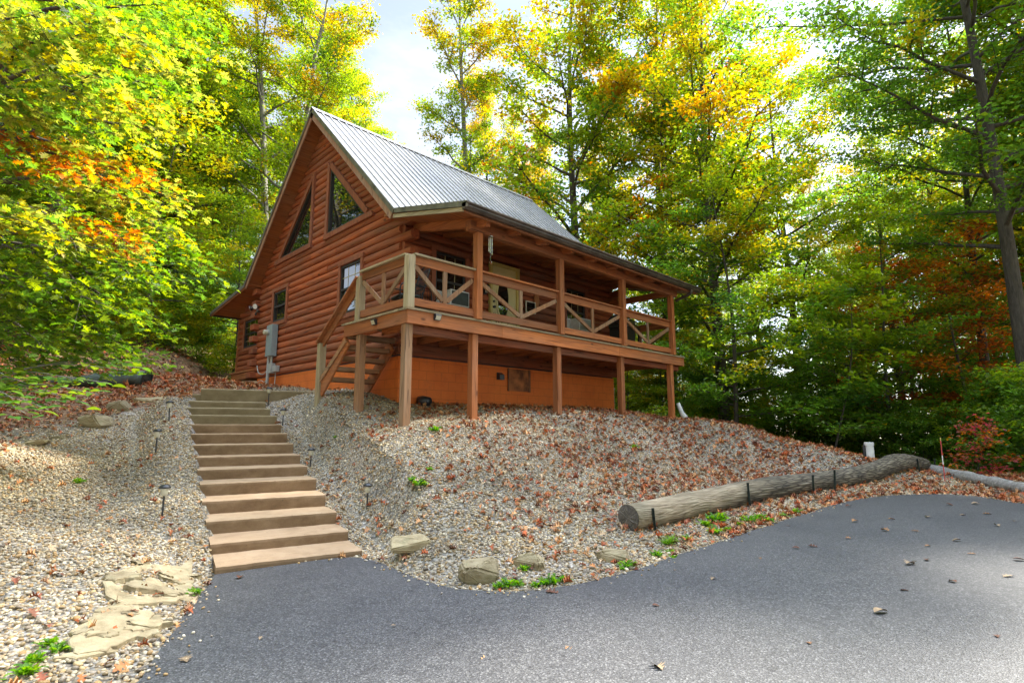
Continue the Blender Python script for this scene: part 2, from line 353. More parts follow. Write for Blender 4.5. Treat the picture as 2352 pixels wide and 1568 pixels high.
def mat_ground():
    m, t, b = new_mat('gravel_and_forest_floor'); g = N(t, 'ShaderNodeNewGeometry'); P = g.outputs['Position']
    at_ = N(t, 'ShaderNodeAttribute', attribute_name='col')          # r: forest floor share, g: red litter share
    sp = N(t, 'ShaderNodeSeparateColor'); t.links.new(at_.outputs['Color'], sp.inputs[0])
    v = N(t, 'ShaderNodeTexVoronoi'); v.inputs['Scale'].default_value = 30; t.links.new(P, v.inputs['Vector'])
    sv = N(t, 'ShaderNodeSeparateColor'); t.links.new(v.outputs['Color'], sv.inputs[0])
    rc = ramp(t, [(0.0, (0.16, 0.13, 0.10)), (0.25, (0.34, 0.29, 0.22)), (0.5, (0.30, 0.28, 0.26)), (0.7, (0.46, 0.41, 0.33)), (0.85, (0.35, 0.24, 0.12)), (1.0, (0.58, 0.55, 0.50))])
    t.links.new(sv.outputs[0], rc.inputs[0])
    rd = ramp(t, [(0.3, (1,)*3), (0.8, (0.25,)*3)]); t.links.new(v.outputs['Distance'], rd.inputs[0])
    gr = mixc(t, rc.outputs[0], rd.outputs[0], 0.9, 'MULTIPLY')
    nm = noise(t, P, 0.8, 5, 0.6); rm = ramp(t, [(0.35, (0.72, 0.73, 0.66)), (0.7, (1.1, 1.08, 1.05))]); t.links.new(nm.outputs[0], rm.inputs[0])
    gr = mixc(t, gr, rm.outputs[0], 1.0, 'MULTIPLY')
    v2 = N(t, 'ShaderNodeTexVoronoi'); v2.inputs['Scale'].default_value = 14; t.links.new(P, v2.inputs['Vector'])
    s2 = N(t, 'ShaderNodeSeparateColor'); t.links.new(v2.outputs['Color'], s2.inputs[0])
    rl = ramp(t, [(0.0, (0.06, 0.035, 0.02)), (0.4, (0.15, 0.07, 0.03)), (0.7, (0.22, 0.12, 0.06)), (0.9, (0.30, 0.19, 0.10)), (1.0, (0.10, 0.12, 0.03))]); t.links.new(s2.outputs[1], rl.inputs[0])
    nn = noise(t, P, 3.0, 4); fm = N(t, 'ShaderNodeMath', operation='ADD'); fm.use_clamp = True
    sb = N(t, 'ShaderNodeMath', operation='SUBTRACT'); t.links.new(nn.outputs[0], sb.inputs[0]); sb.inputs[1].default_value = 0.5
    t.links.new(sp.outputs[0], fm.inputs[0]); t.links.new(sb.outputs[0], fm.inputs[1])
    rf = ramp(t, [(0.35, (0,)*3), (0.65, (1,)*3)]); t.links.new(fm.outputs[0], rf.inputs[0])
    c = mixc(t, gr, rl.outputs[0], rf.outputs[0])
    t.links.new(c, b.inputs['Base Color']); b.inputs['Roughness'].default_value = 0.9
    bump(t, v.outputs['Distance'], 0.7, 0.015, b).node.invert = True
    return m
M['ground'] = mat_ground()

def mat_attr(name, rough=0.7, spec=0.3, nscale=0, namt=0.2):
    m, t, b = new_mat(name); at_ = N(t, 'ShaderNodeAttribute', attribute_name='col'); c = at_.outputs['Color']
    if nscale:
        g = N(t, 'ShaderNodeNewGeometry'); n = noise(t, g.outputs['Position'], nscale, 4)
        r = ramp(t, [(0.3, (1 - namt,)*3), (0.7, (1 + namt,)*3)]); t.links.new(n.outputs[0], r.inputs[0]); c = mixc(t, c, r.outputs[0], 1.0, 'MULTIPLY')
    t.links.new(c, b.inputs['Base Color']); b.inputs['Roughness'].default_value = rough; b.inputs['Specular IOR Level'].default_value = spec
    return m
M['pebble'] = mat_attr('river_pebbles', 0.6, 0.4, 60, 0.25)
M['litter'] = mat_attr('dry_leaves', 0.65, 0.3, 25, 0.3)

def mat_leaf(name, trans=0.55, rough=0.4):
    m, t, b = new_mat(name); at_ = N(t, 'ShaderNodeAttribute', attribute_name='col')
    t.links.new(at_.outputs['Color'], b.inputs['Base Color']); b.inputs['Roughness'].default_value = rough; b.inputs['Specular IOR Level'].default_value = 0.4
    tr = N(t, 'ShaderNodeBsdfTranslucent')
    hs = N(t, 'ShaderNodeHueSaturation'); hs.inputs['Saturation'].default_value = 1.1; hs.inputs['Value'].default_value = 1.9
    t.links.new(at_.outputs['Color'], hs.inputs['Color']); t.links.new(hs.outputs[0], tr.inputs['Color'])
    mx = N(t, 'ShaderNodeMixShader'); mx.inputs[0].default_value = trans
    t.links.new(b.outputs[0], mx.inputs[1]); t.links.new(tr.outputs[0], mx.inputs[2])
    t.links.new(mx.outputs[0], t.nodes['Material Output'].inputs['Surface'])
    return m
M['leaf'] = mat_leaf('living_leaves')

def mat_bark(name, lo, hi, vs=(9, 9, 1.6), moss=True):
    m, t, b = new_mat(name); tc = N(t, 'ShaderNodeTexCoord'); P = tc.outputs['Object']
    mp = mapping(t, P, vs); n = noise(t, mp.outputs[0], 2.0, 8, 0.7); n.inputs['Distortion'].default_value = 0.6
    r = ramp(t, [(0.3, lo), (0.65, hi), (0.8, tuple(min(1, x * 1.35) for x in hi))]); t.links.new(n.outputs[0], r.inputs[0]); c = r.outputs[0]
    if moss:
        n2 = noise(t, P, 1.2, 5); r2 = ramp(t, [(0.5, (0,)*3), (0.7, (0.5,)*3)]); t.links.new(n2.outputs[0], r2.inputs[0])
        c = mixc(t, c, (hi[0] * 1.2, hi[1] * 1.35, hi[2] * 1.15), r2.outputs[0])
    t.links.new(c, b.inputs['Base Color']); b.inputs['Roughness'].default_value = 0.9
    bump(t, n.outputs[0], 0.9, 0.03, b)
    return m
M['bark_dark'] = mat_bark('dark_furrowed_bark', (0.025, 0.02, 0.016), (0.10, 0.085, 0.068))
M['bark_grey'] = mat_bark('smooth_grey_bark', (0.11, 0.10, 0.085), (0.26, 0.245, 0.21), (5, 5, 2.5))
M['bark_log'] = mat_bark('ridged_log_bark', (0.07, 0.055, 0.04), (0.30, 0.25, 0.19), (14, 14, 14), False)

# ------------------------------------------------------------------ terrain
def drive_z(X, d): return CAM[2] - 1.4 + 0.04 * np.maximum(X, 0) - 0.022 * np.maximum(-X - 1.0, 0)
CP = []                                             # control points x, y, z (world)
def cpw(x, y, z): CP.append((x, y, z))
def cpp(px, py, d): v = at(px, py, d); CP.append(tuple(v))
def cpc(X, d, zr): x, y = c2w(X, d); CP.append((x, y, CAM[2] + zr))
for p in [(0,0,-1.95),(0.8,0,-1.92),(1.55,0,-1.89),(2.8,0,-1.83),(3.97,0,-1.77),(5.2,0,-1.74),(6.4,0,-1.71),(7.6,0,-1.74),(8.85,0,-1.81),(0,1.54,-1.61),(0,3.13,-1.36),(1.2,9.6,-.8),(1.2,5.5,-1.08),
          (1.2,2.08,-1.53),(4.5,2.08,-1.55),(8.94,2.08,-1.57),(1.2,8.9,-.85),(5,6,-1.3),(8.94,10,-1.35),(1.2,12,-.66),(5,14,-.6),(9,16,-1.0),(9.6,3.2,-1.55),(11,4.5,-1.62),(13,7,-1.9)]: cpw(*p)
for p in [(440,862,20),(300,892,13.5),(100,960,10.3),(0,1000,9.3),(0,1100,7.0),(0,1250,5.2),(0,1400,4.1),(372,1188,6.95),(357,1040,9.3),(388,968,10.8),(225,985,10.2),
          (650,975,10.6),(616,930,11.8),(1700,985,13.3),(1850,1020,12.5),(1980,1052,12.5),(560,880,18.5)]: cpp(*p)
for p in [(-1.4,7.2,-.74),(-1.7,6.2,-1.2),(-2.3,7.6,-.80),(-2.9,8.9,-.36),(-.2,6.7,-1.05),(0.2,7.7,-.84),(-.6,8.6,-.42),(1.0,9.6,-.54),(2.0,9.7,-.80),(2.8,11.6,-.42),(4,11.5,-.78),(5.6,13,-.66),(-2.6,9.9,-.12),
          (0,5.6,-1.36),(2.0,7.6,-1.2),(5.3,9.8,-1.08),(9.0,12.2,-1.0),(3.4,8.6,-1.14),(7.2,10.9,-1.02),(10,12,-1.05),(10.5,10.5,-1.0),(12,13.5,-1.3),(7.4,13,-.62),
          (13,18,-1.9),(9,20,-1.3),(16,14,-1.8),(20,20,-2.4),(15,28,-2.5),(28,28,-3.2),(22,40,-3.6),(6,30,-1.6),
          (-3.5,16.5,.95),(-9,14,1.2),(-12,20,2.6),(-6,24,2.4),(-10,9,.15),(-9,6.5,-.55),(-18,16,2.6),(-20,30,5.5),(-5,35,3.2),(-12,3,-1.0),(-6,2,-1.42),
          (0,45,1.0),(-30,45,9),(-45,20,7),(40,20,-4),(45,45,-5),(10,60,-2),(-20,70,10),(30,80,-4),
          (0,-15,-1.4),(-20,-10,-1.2),(25,-10,-.8),(40,0,-2),(0,-50,-1.4),(60,-40,-2),(-60,-40,0),(15,2,-.85),(14,9,-1.0)]: cpc(*p)
CP = np.array(CP)
def _rbf():
    X = CP[:, :2]; D = np.sqrt(((X[:, None] - X[None]) ** 2).sum(-1) + 0.9 ** 2)
    n = len(X); A = np.zeros((n + 3, n + 3)); A[:n, :n] = D - np.eye(n) * 0.06
    P = np.c_[np.ones(n), X]; A[:n, n:] = P; A[n:, :n] = P.T
    return np.linalg.solve(A, np.r_[CP[:, 2], 0, 0, 0])
WTS = _rbf()
def smooth_h(x, y):
    x = np.asarray(x, float); sh = x.shape; x = x.ravel(); y = np.asarray(y, float).ravel(); out = np.empty_like(x)
    for i in range(0, len(x), 20000):
        a, b = x[i:i+20000], y[i:i+20000]
        D = np.sqrt((a[:, None] - CP[None, :, 0]) ** 2 + (b[:, None] - CP[None, :, 1]) ** 2 + 0.9 ** 2)
        out[i:i+20000] = D @ WTS[:-3] + WTS[-3] + WTS[-2] * a + WTS[-1] * b
    return out.reshape(sh)
# the drive's outline, plan metres (right, ahead)
DRV = []
for px, py in [(322,1566),(362,1506),(402,1450),(432,1405),(462,1368),(486,1335),(494,1314),(600,1300),(720,1288),(832,1278),(868,1290),(905,1308),(960,1330),(1010,1346),(1060,1356),(1105,1361),(1150,1362),(1200,1361),(1250,1356),(1300,1349),(1340,1341),(1390,1329),(1440,1315),(1500,1296),(1560,1276),
               (1620,1256),(1680,1236),(1740,1216),(1800,1197),(1850,1180),(1900,1164),(1950,1151),(2000,1143),(2050,1138),(2100,1136),(2150,1135),(2200,1137),(2250,1142),(2300,1150),(2352,1159)]:
    a, b = pix_dir(px, py); z = -1.4
    for _ in range(8): d = z / b; z = float(drive_z(np.array(a * d), d)) - CAM[2]
    DRV.append((a * d, d))
DRV = DRV + [(10.2, 8.6), (12.5, 7.6), (16, 6.4), (24, 4), (26, -14), (-7, -14), (-5.2, -6), (-4.2, -2), (-3.0, 0.4), (-2.3, 1.7), (-2.1, 2.5)]
DRV = np.array(DRV)
DRV[:-11] += RNG.normal(0, 0.012, DRV[:-11].shape)
def drive_sd(X, d):
    """signed distance to the drive outline, negative inside"""
    X = np.asarray(X, float).ravel(); d = np.asarray(d, float).ravel(); best = np.full(X.shape, 1e9); ins = np.zeros(X.shape, bool)
    n = len(DRV)
    for i in range(n):
        ax, ay = DRV[i]; bx, by = DRV[(i + 1) % n]
        ex, ey = bx - ax, by - ay; t = np.clip(((X - ax) * ex + (d - ay) * ey) / (ex * ex + ey * ey), 0, 1)
        best = np.minimum(best, np.hypot(X - ax - t * ex, d - ay - t * ey))
        c = (ay > d) != (by > d)
        with np.errstate(divide='ignore', invalid='ignore'):
            ins ^= c & (X < (bx - ax) * (d - ay) / ((by - ay) if by != ay else 1e-9) + ax)
    return np.where(ins, -best, best)
# stair line (plan metres): right and left front corners of every tread, height of its top over the camera
ST = []
_R = [(1355,1310),(1255,1155),(1170,1015),(1088,887),(1020,773),(955,680),(903,597),(852,515),(805,440),(762,375),(730,310),(683,258),(648,212),(648,168),(1000,150)]
_L = [(280,1425),(240,1240),(210,1080),(180,938),(165,812),(145,705),(130,608),(115,522),(100,445),(92,375),(90,298),(72,243),(78,197),(108,158),(172,125)]
_dR = [6.42,6.93,7.43,7.93,8.43,8.93,9.42,9.89,10.35,10.78,11.13,11.46,11.8,12.15,12.2]
_z = [-1.535,-1.365,-1.205,-1.04,-.88,-.73,-.57,-.39,-.20,-.01,.18,.33,.47,.61,.745]
def _z3(p): return ((500 + p[0] / 2.613) * 2352 / 2881, (1050 + p[1] / 2.613) * 2352 / 2881)
for i in range(15):
    aR, bR = pix_dir(*_z3(_R[i])); aL, bL = pix_dir(*_z3(_L[i])); d = _dR[i]
    zR = bR * d if i < 13 else _z[i]
    ST.append([aR * d, d, aL * (d - 0.76), d - 0.76, zR])
# smooth the heights so that risers grow evenly
ST[14][0] = pix_dir(*_z3(_R[14]))[0] * 12.5; ST[14][1] = 12.5; ST[14][4] = .80; ST[13][4] = .68; ST[0][4] += .022
def stair_h(X, d):
    """height of the stair line's slope under (X, d) and sideways distance from its centre"""
    cx = [(s[0] + s[2]) / 2 for s in ST[:14]]; cd = [(s[1] + s[3]) / 2 for s in ST[:14]]; cz = [s[4] for s in ST[:14]]
    xx = np.interp(d, cd, cx); off = X - xx; de = d - np.clip(off, -1.6, 1.6) * 0.58
    zz = np.interp(de, cd, cz); xx = np.interp(de, cd, cx); return zz + CAM[2], X - xx - (d - de) * 0.0, de
def under_stairs(X, d):
    sh = X.shape; return (~clear_of_stairs(np.ravel(X), np.ravel(d), 0.06)).reshape(sh)
def clear_of_stairs(X, d, inset=0.0):
    Lx = np.interp(d, [s[3] for s in ST[:14]], [s[2] for s in ST[:14]]); Rx = np.interp(d, [s[1] for s in ST[:14]], [s[0] for s in ST[:14]])
    f = (X - Lx) / (Rx - Lx); front = ST[0][3] + (ST[0][1] - ST[0][3]) * np.clip(f, 0, 1); end = ST[13][3] + (ST[13][1] - ST[13][3]) * np.clip(f, 0, 1) + 0.3
    return ~((X > Lx + inset) & (X < Rx - inset) & (d > front + inset) & (d < end))
_bn = RNG.normal(0, 1, (64, 3))
def lump(x, y):
    o = np.zeros_like(x)
    for i in range(10):
        k = 0.5 * 1.45 ** i; o += 0.030 / (1 + i * 0.45) * np.sin(x * k * _bn[i, 0] + y * k * _bn[i, 1] + _bn[i, 2] * 5)
    return o
def ground_z(x, y):
    x = np.asarray(x, float); y = np.asarray(y, float); X, d = w2c(x, y); sh = x.shape
    h = smooth_h(x, y)
    zs, off, de = stair_h(X, d)
    wgt = np.clip((np.where(off > 0, 1.22, 1.28) - np.abs(off)) / 0.42, 0, 1) * np.clip((d - 5.0) / 0.6, 0, 1) * np.clip((12.4 - d) / 0.8, 0, 1)
    h = h * (1 - wgt) + (zs - 0.11) * wgt
    # keep the ground below the treads themselves
    s = drive_sd(X, d).reshape(sh)
    wd = np.clip(1 - s / 0.5, 0, 1); wd = wd * wd * (3 - 2 * wd)
    far = np.clip((np.hypot(X, d) - 12) / 20, 0, 1)
    h = h + lump(x, y) * (0.35 + far * 3)
    dz = drive_z(X, d)
    h = np.where(under_stairs(X, d), np.minimum(h, zs - 0.34), h)
    h = h * (1 - wd) + (dz - 0.012 - 0.05 * np.clip(-s / 0.15, 0, 1)) * wd
    return h
def gz(x, y): return float(ground_z(np.array([x]), np.array([y]))[0])
def on_ground(px, py, dmin=2.5, dmax=60):
    """where the view line through a photo pixel meets the ground"""
    a, b = pix_dir(px, py); ds = np.linspace(dmin, dmax, 1500); x, y = c2w(a * ds, ds)
    z = ground_z(x, y); k = np.argmax(z >= CAM[2] + b * ds)
    return Vector((float(x[k]), float(y[k]), float(z[k])))
def ticks(lo, hi, c0, c1, fine, grow):
    t = list(np.arange(c0, c1 + 1e-6, fine)); s = fine; v = c1
    while v < hi: s *= grow; v += s; t.append(v)
    s = fine; v = c0; pre = []
    while v > lo: s *= grow; v -= s; pre.append(v)
    return np.array(pre[::-1] + t)
def build_ground():
    tx = ticks(-220, 260, -9.5, 12.5, 0.10, 1.12); td = ticks(-120, 320, 2.2, 15.0, 0.10, 1.12)
    GX, GD = np.meshgrid(tx, td); x, y = c2w(GX, GD); z = ground_z(x, y)
    V = np.stack([x.ravel(), y.ravel(), z.ravel()], 1); nx, ny = len(tx), len(td)
    i = np.arange(nx * ny).reshape(ny, nx); F = np.stack([i[:-1, :-1].ravel(), i[:-1, 1:].ravel(), i[1:, 1:].ravel(), i[1:, :-1].ravel()], 1)
    gm, rl = gravel_mask(GX.ravel(), GD.ravel()); col = np.stack([1 - gm, rl, gm * 0], 1)
    m = np_mesh('ground', V, F, M['ground'], col, True); o = obj('ground', m); tag(o, kind='structure'); return o
def gravel_mask(X, d):
    """1 on gravel, 0 on the leafy forest floor; second: how thick fallen leaves lie"""
    x, y = c2w(X, d)
    right = np.clip((12.3 - x + 0.25 * y * (y < 0)) / 1.2, 0, 1) * np.clip((8.5 - X + 0.55 * (d - 8)) / 1.5, 0, 1)
    # left edge of the gravel: from the frame's lower left up to the head of the stairs
    xl = np.interp(d, [2, 6, 7.5, 9.5, 11, 13.5, 17, 22], [-6.8, -7.4, -8.2, -8.6, -8.0, -6.4, -5.6, -4.0])
    left = np.clip((X - xl) / 1.2 + 0.5, 0, 1)
    back = np.clip((19.5 - d + 1.2 * (X > 3) * (X - 3)) / 2.0, 0, 1)
    gm = right * left * back
    rl = np.clip((x + 2.5) / 6, 0.10, 1) * np.clip((y + 9.5) / 2, 0, 1) * np.clip(1 - (y - 1) / 2, 0.1, 1)
    rl = np.maximum(rl, np.clip((X - 1) / 4, 0, 1) * np.clip((11 - y) / 3, 0, 1) * 0.8)
    rl = np.where(X < -3, np.maximum(0.07, np.clip((xl - X + 0.8) / 1.6, 0, 1)), rl)
    return gm, rl
build_ground()

def build_drive():
    # asphalt: a sheet with a rolled edge
    tx = ticks(-7, 26, -3.4, 9.0, 0.12, 1.2); td = ticks(-14, 12, 2.2, 10.8, 0.12, 1.2)
    import bmesh
    bm = bmesh.new(); pts = []
    # resample the outline finely so the rim is round and slightly ragged
    n = len(DRV); ring = []
    for i in range(n):
        a, b = DRV[i], DRV[(i + 1) % n]; L = np.hypot(*(b - a)); k = max(1, int(L / 0.12)) if L < 3 else max(1, int(L / 0.8))
        for j in range(k): ring.append(a + (b - a) * j / k)
    ring = np.array(ring)
    for _ in range(2): ring = (np.roll(ring, 1, 0) + 2 * ring + np.roll(ring, -1, 0)) / 4
    ring += RNG.normal(0, 0.008, ring.shape)
    cen = ring.mean(0)
    top = []
    for X, d in ring:
        x, y = c2w(X, d); top.append(bm.verts.new((x, y, float(drive_z(np.array(X), d)) + 0.012)))
    bot = []
    for X, d in ring:
        s = 0.03; nx, nd = X, d
        x, y = c2w(X, d); bot.append(bm.verts.new((x, y, float(drive_z(np.array(X), d)) - 0.07)))
    f = bm.faces.new(top)
    for i in range(len(top)):
        j = (i + 1) % len(top); bm.faces.new((top[i], bot[i], bot[j], top[j]))
    bmesh.ops.triangulate(bm, faces=[f])
    bmesh.ops.recalc_face_normals(bm, faces=bm.faces)
    m = bpy.data.meshes.new('driveway'); bm.to_mesh(m); bm.free(); m.materials.append(M['asphalt'])
    o = obj('driveway', m); tag(o, kind='structure')
build_drive()

def build_stairs():
    root = empty('concrete_stairs', (*c2w(-3, 7), CAM[2] - 1.5)); base = Vector(root.location)
    tag(root, 'long flight of fifteen broad tan concrete steps climbing the gravel slope', 'stairs')
    for i in range(15):
        s = ST[i]; Rf = np.array([s[0], s[1]]); Lf = np.array([s[2], s[3]])
        back = np.array([ST[min(i + 1, 13)][0] - ST[min(i, 12)][0], ST[min(i + 1, 13)][1] - ST[min(i, 12)][1]]); back /= np.hypot(*back)
        nxt = ST[i + 1] if i < 13 else None
        dep = 0.62 if nxt else 0.5
        if i == 14: back = np.array([-0.25, 0.97])
        top = CAM[2] + s[4]; low = top - (0.30 if i else 0.11)
        if i: low = CAM[2] + ST[i - 1][4] - 0.10
        if i == 0: low = CAM[2] - 1.50
        if i in (13, 14): low = top - 0.34
        # rounded nosing: subdivided prism with a wavy front edge
        nseg = 22; prof = [(0.0, 0), (0.0, 1), (0.006, 2), (0.022, 3), (dep, 3), (dep, 0)]
        hz = {0: low, 1: top - 0.035, 2: top - 0.010, 3: top}
        vs = []; fs = []
        nv = RNG.normal(0, 0.004, nseg + 1); nv = np.convolve(np.r_[nv[0], nv, nv[-1]], [.25, .5, .25], 'valid')
        zv = RNG.normal(0, 0.0012, nseg + 1)
        for k in range(nseg + 1):
            q = Lf + (Rf - Lf) * k / nseg
            for (o_, hk) in prof:
                p = q + back * (o_ + (nv[k] if o_ < dep else 0)); x, y = c2w(p[0], p[1]); vs.append(Vector((x, y, hz[hk] + (zv[k] if hk else 0))) - base)
        np_ = len(prof)
        for k in range(nseg):
            for j in range(np_):
                a0 = k * np_ + j; b0 = k * np_ + (j + 1) % np_; fs.append((a0, b0, b0 + np_, a0 + np_))
        fs.append(tuple(range(np_))); fs.append(tuple(nseg * np_ + j for j in range(np_ - 1, -1, -1)))
        mb = MB(); mb.cur = 0.65 if i >= 10 else rnd.uniform(0, 0.14); mb.add(vs, fs)
        o = mb.build('step', M['concrete'], root)
        if i >= 10: o['label'] = 'greenish weathered upper step'
build_stairs()

# ------------------------------------------------------------------ the cabin
cabin = empty('log_cabin')
tag(cabin, 'reddish log cabin with steep grey metal roof and covered raised porch above the gravel bank', 'cabin')
XG, X2, YF, YB = 1.2, 8.94, 2.08, 10.07         # gable face, far end, front wall, back wall
RY, RZ, RS = 6.07, 6.62, 0.968                  # ridge, slope
Z0, CH = -0.50, 0.19
def roof_z(y): return RZ - abs(y - RY) * RS
def log_seg(mb, axis, face, sgn, a, b, zc, ea=False, eb=False, bulge=0.062, depth=0.17):
    """one D-shaped log from a to b along AXIS, its round side at FACE looking SGN"""
    mb.cur = rnd.uniform(0, 1)
    prof = []
    for k in range(9):
        t = -1 + 2 * k / 8; prof.append((bulge * max(0, 1 - abs(t) ** 2.3) ** 0.6 - 0.012, t * CH / 2 * 0.985))
    prof += [(-depth, CH / 2 * 0.985), (-depth, -CH / 2 * 0.985)]
    n = max(1, int((b - a) / 0.45)); ph = rnd.uniform(0, 6); vs = []; fs = []; m = len(prof)
    for i in range(n + 1):
        u = a + (b - a) * i / n; wob = 0.006 * math.sin(u * 1.7 + ph) + rnd.uniform(-.003, .003); wz = 0.004 * math.sin(u * 1.1 + ph * 2)
        for (o_, z) in prof:
            off = face + sgn * (o_ + wob if o_ > -0.1 else o_)
            vs.append((u, off, zc + z + wz) if axis == 'x' else (off, u, zc + z + wz))
    for i in range(n):
        for j in range(m):
            a0 = i * m + j; b0 = i * m + (j + 1) % m; fs.append((a0, b0, b0 + m, a0 + m))
    fs.append(tuple(range(m - 1, -1, -1))); fs.append(tuple(n * m + j for j in range(m)))
    mb.add(vs, fs)
def cuts(a, b, holes):
    seg = [(a, b)]
    for h0, h1 in holes:
        nx_ = []
        for s0, s1 in seg:
            if h1 <= s0 or h0 >= s1: nx_.append((s0, s1)); continue
            if h0 > s0: nx_.append((s0, h0))
            if h1 < s1: nx_.append((h1, s1))
        seg = nx_
    return [s for s in seg if s[1] - s[0] > 0.03]
# openings of the gable wall: rectangles y0,y1,z0,z1 and triangles
G_RECT = [(3.73, 4.70, 0.72, 1.93), (7.98, 8.88, 1.10, 2.00)]
TRI_R = [(5.57, 3.00), (3.60, 3.00), (5.57, 4.86)]
TRI_L = [(6.62, 3.00), (8.59, 3.00), (6.62, 4.86)]
def tri_span(tri, z):
    (y0, zb), (y1, _), (_, zt) = tri
    if z <= zb - 0.02 or z >= zt: return None
    f = max(0, min(1, (z - zb) / (zt - zb))); ye = y1 + (y0 - y1) * f
    return (min(y0, ye), max(y0, ye))
def gable(face, sgn, name, openings):
    mb = MB(); i = 0
    while True:
        zc = Z0 + CH * (i + 0.5)
        hw = min(3.995, (RZ - 0.16 - zc) / RS)
        if hw < 0.12: break
        a, b = RY - hw, RY + hw
        if hw >= 3.99 and zc < 2.45:
            a = YF - 0.38 if i % 2 else YF + 0.06; b = YB + 0.05 if i % 2 else YB + 0.36
        holes = []
        if openings:
            for (y0, y1, z0, z1) in G_RECT:
                if z0 - 0.06 < zc < z1 + 0.06: holes.append((y0 - 0.02, y1 + 0.02))
            for tr in (TRI_R, TRI_L):
                sp = tri_span(tr, zc)
                if sp: holes.append((sp[0] - 0.02, sp[1] + 0.02))
        # butt joints between logs of limited length
        for s0, s1 in cuts(a, b, holes):
            if s1 - s0 > 4.2:
                j = s0 + (s1 - s0) * rnd.uniform(0.35, 0.65); log_seg(mb, 'y', face, sgn, s0, j - 0.002, zc); log_seg(mb, 'y', face, sgn, j + 0.002, s1, zc)
            else: log_seg(mb, 'y', face, sgn, s0, s1, zc)
        i += 1
    return mb.build(name, M['log_y'], cabin)
gable(XG, -1, 'gable_wall', True)
gable(X2, 1, 'far_gable_wall', False)
DOOR = (3.70, 4.72, 0.0, 2.05); WIN1 = (2.05, 2.92, 0.62, 1.93); WIN2 = (6.62, 7.48, 0.62, 1.90)
def long_wall(face, sgn, name, holes_, ztop, x0=XG - 0.0, x1=X2):
    mb = MB(); i = 0
    while Z0 + CH * (i + 1) < ztop:
        zc = Z0 + CH * (i + 0.5); a, b = x0 + 0.03, x1 - 0.03
        if i % 2: a, b = x0 + 0.03, x1 + 0.30
        hs = [(h[0] - 0.02, h[1] + 0.02) for h in holes_ if h[2] - 0.06 < zc < h[3] + 0.06]
        for s0, s1 in cuts(a, b, hs): log_seg(mb, 'x', face, sgn, s0, s1, zc)
        i += 1
    return mb.build(name, M['log_x'], cabin)
long_wall(YF, -1, 'front_wall', [DOOR, WIN1, WIN2], 2.55)
long_wall(YB, 1, 'back_wall', [], 2.5)

# foundation of painted block
fb = MB()
fx0, fx1, fy0, fy1 = XG + 0.0, X2 - 0.02, YF + 0.0, YB - 0.1
gzs = -2.3
fb.box(fx0, fx1, fy0, fy0 + 0.2, gzs, Z0 - 0.03); fb.box(fx0, fx0 + 0.2, fy0 + 0.2, fy1, gzs, Z0 - 0.03)
fb.box(fx1 - 0.2, fx1, fy0 + 0.2, fy1, gzs, Z0 - 0.03); fb.box(fx0 + 0.2, fx1 - 0.2, fy1 - 0.2, fy1, gzs, Z0 - 0.03)
found = fb.build('foundation', M['block'], cabin)
sp = MB(); sp.box(fx0 + 0.02, fx1 - 0.02, fy0 + 0.02, fy1 - 0.02, Z0 - 0.03, Z0 + 0.01); sp.build('sill_plate', M['black'], cabin)
hb = MB(); hb.box(4.37, 5.15, YF - 0.018, YF - 0.002, -1.11, -0.56); hat = hb.build('access_hatch', mat_plain('stained_plywood_hatch', (0.33, 0.11, 0.028), 0.8, 0, 0.5, 4), cabin)
BAT = mat_plain('hatch_batten', (0.20, 0.08, 0.03), 0.8, 0, 0.4, 5)
for xa, xb in ((4.36, 4.40), (5.10, 5.17)): hb = MB(); hb.box(xa, xb, YF - 0.032, YF - 0.019, -1.12, -0.55); hb.build('batten', BAT, hat)
vb = MB(); vb.box(4.0, 4.17, YF - 0.02, YF - 0.002, -0.86, -0.68); vb.prism([(YF - 0.02, -0.69), (YF - 0.11, -0.74), (YF - 0.11, -0.86), (YF - 0.02, -0.86)], 'x', 4.005, 4.165); vb.build('vent_hood', M['blackplastic'], cabin, bevel=0.004)

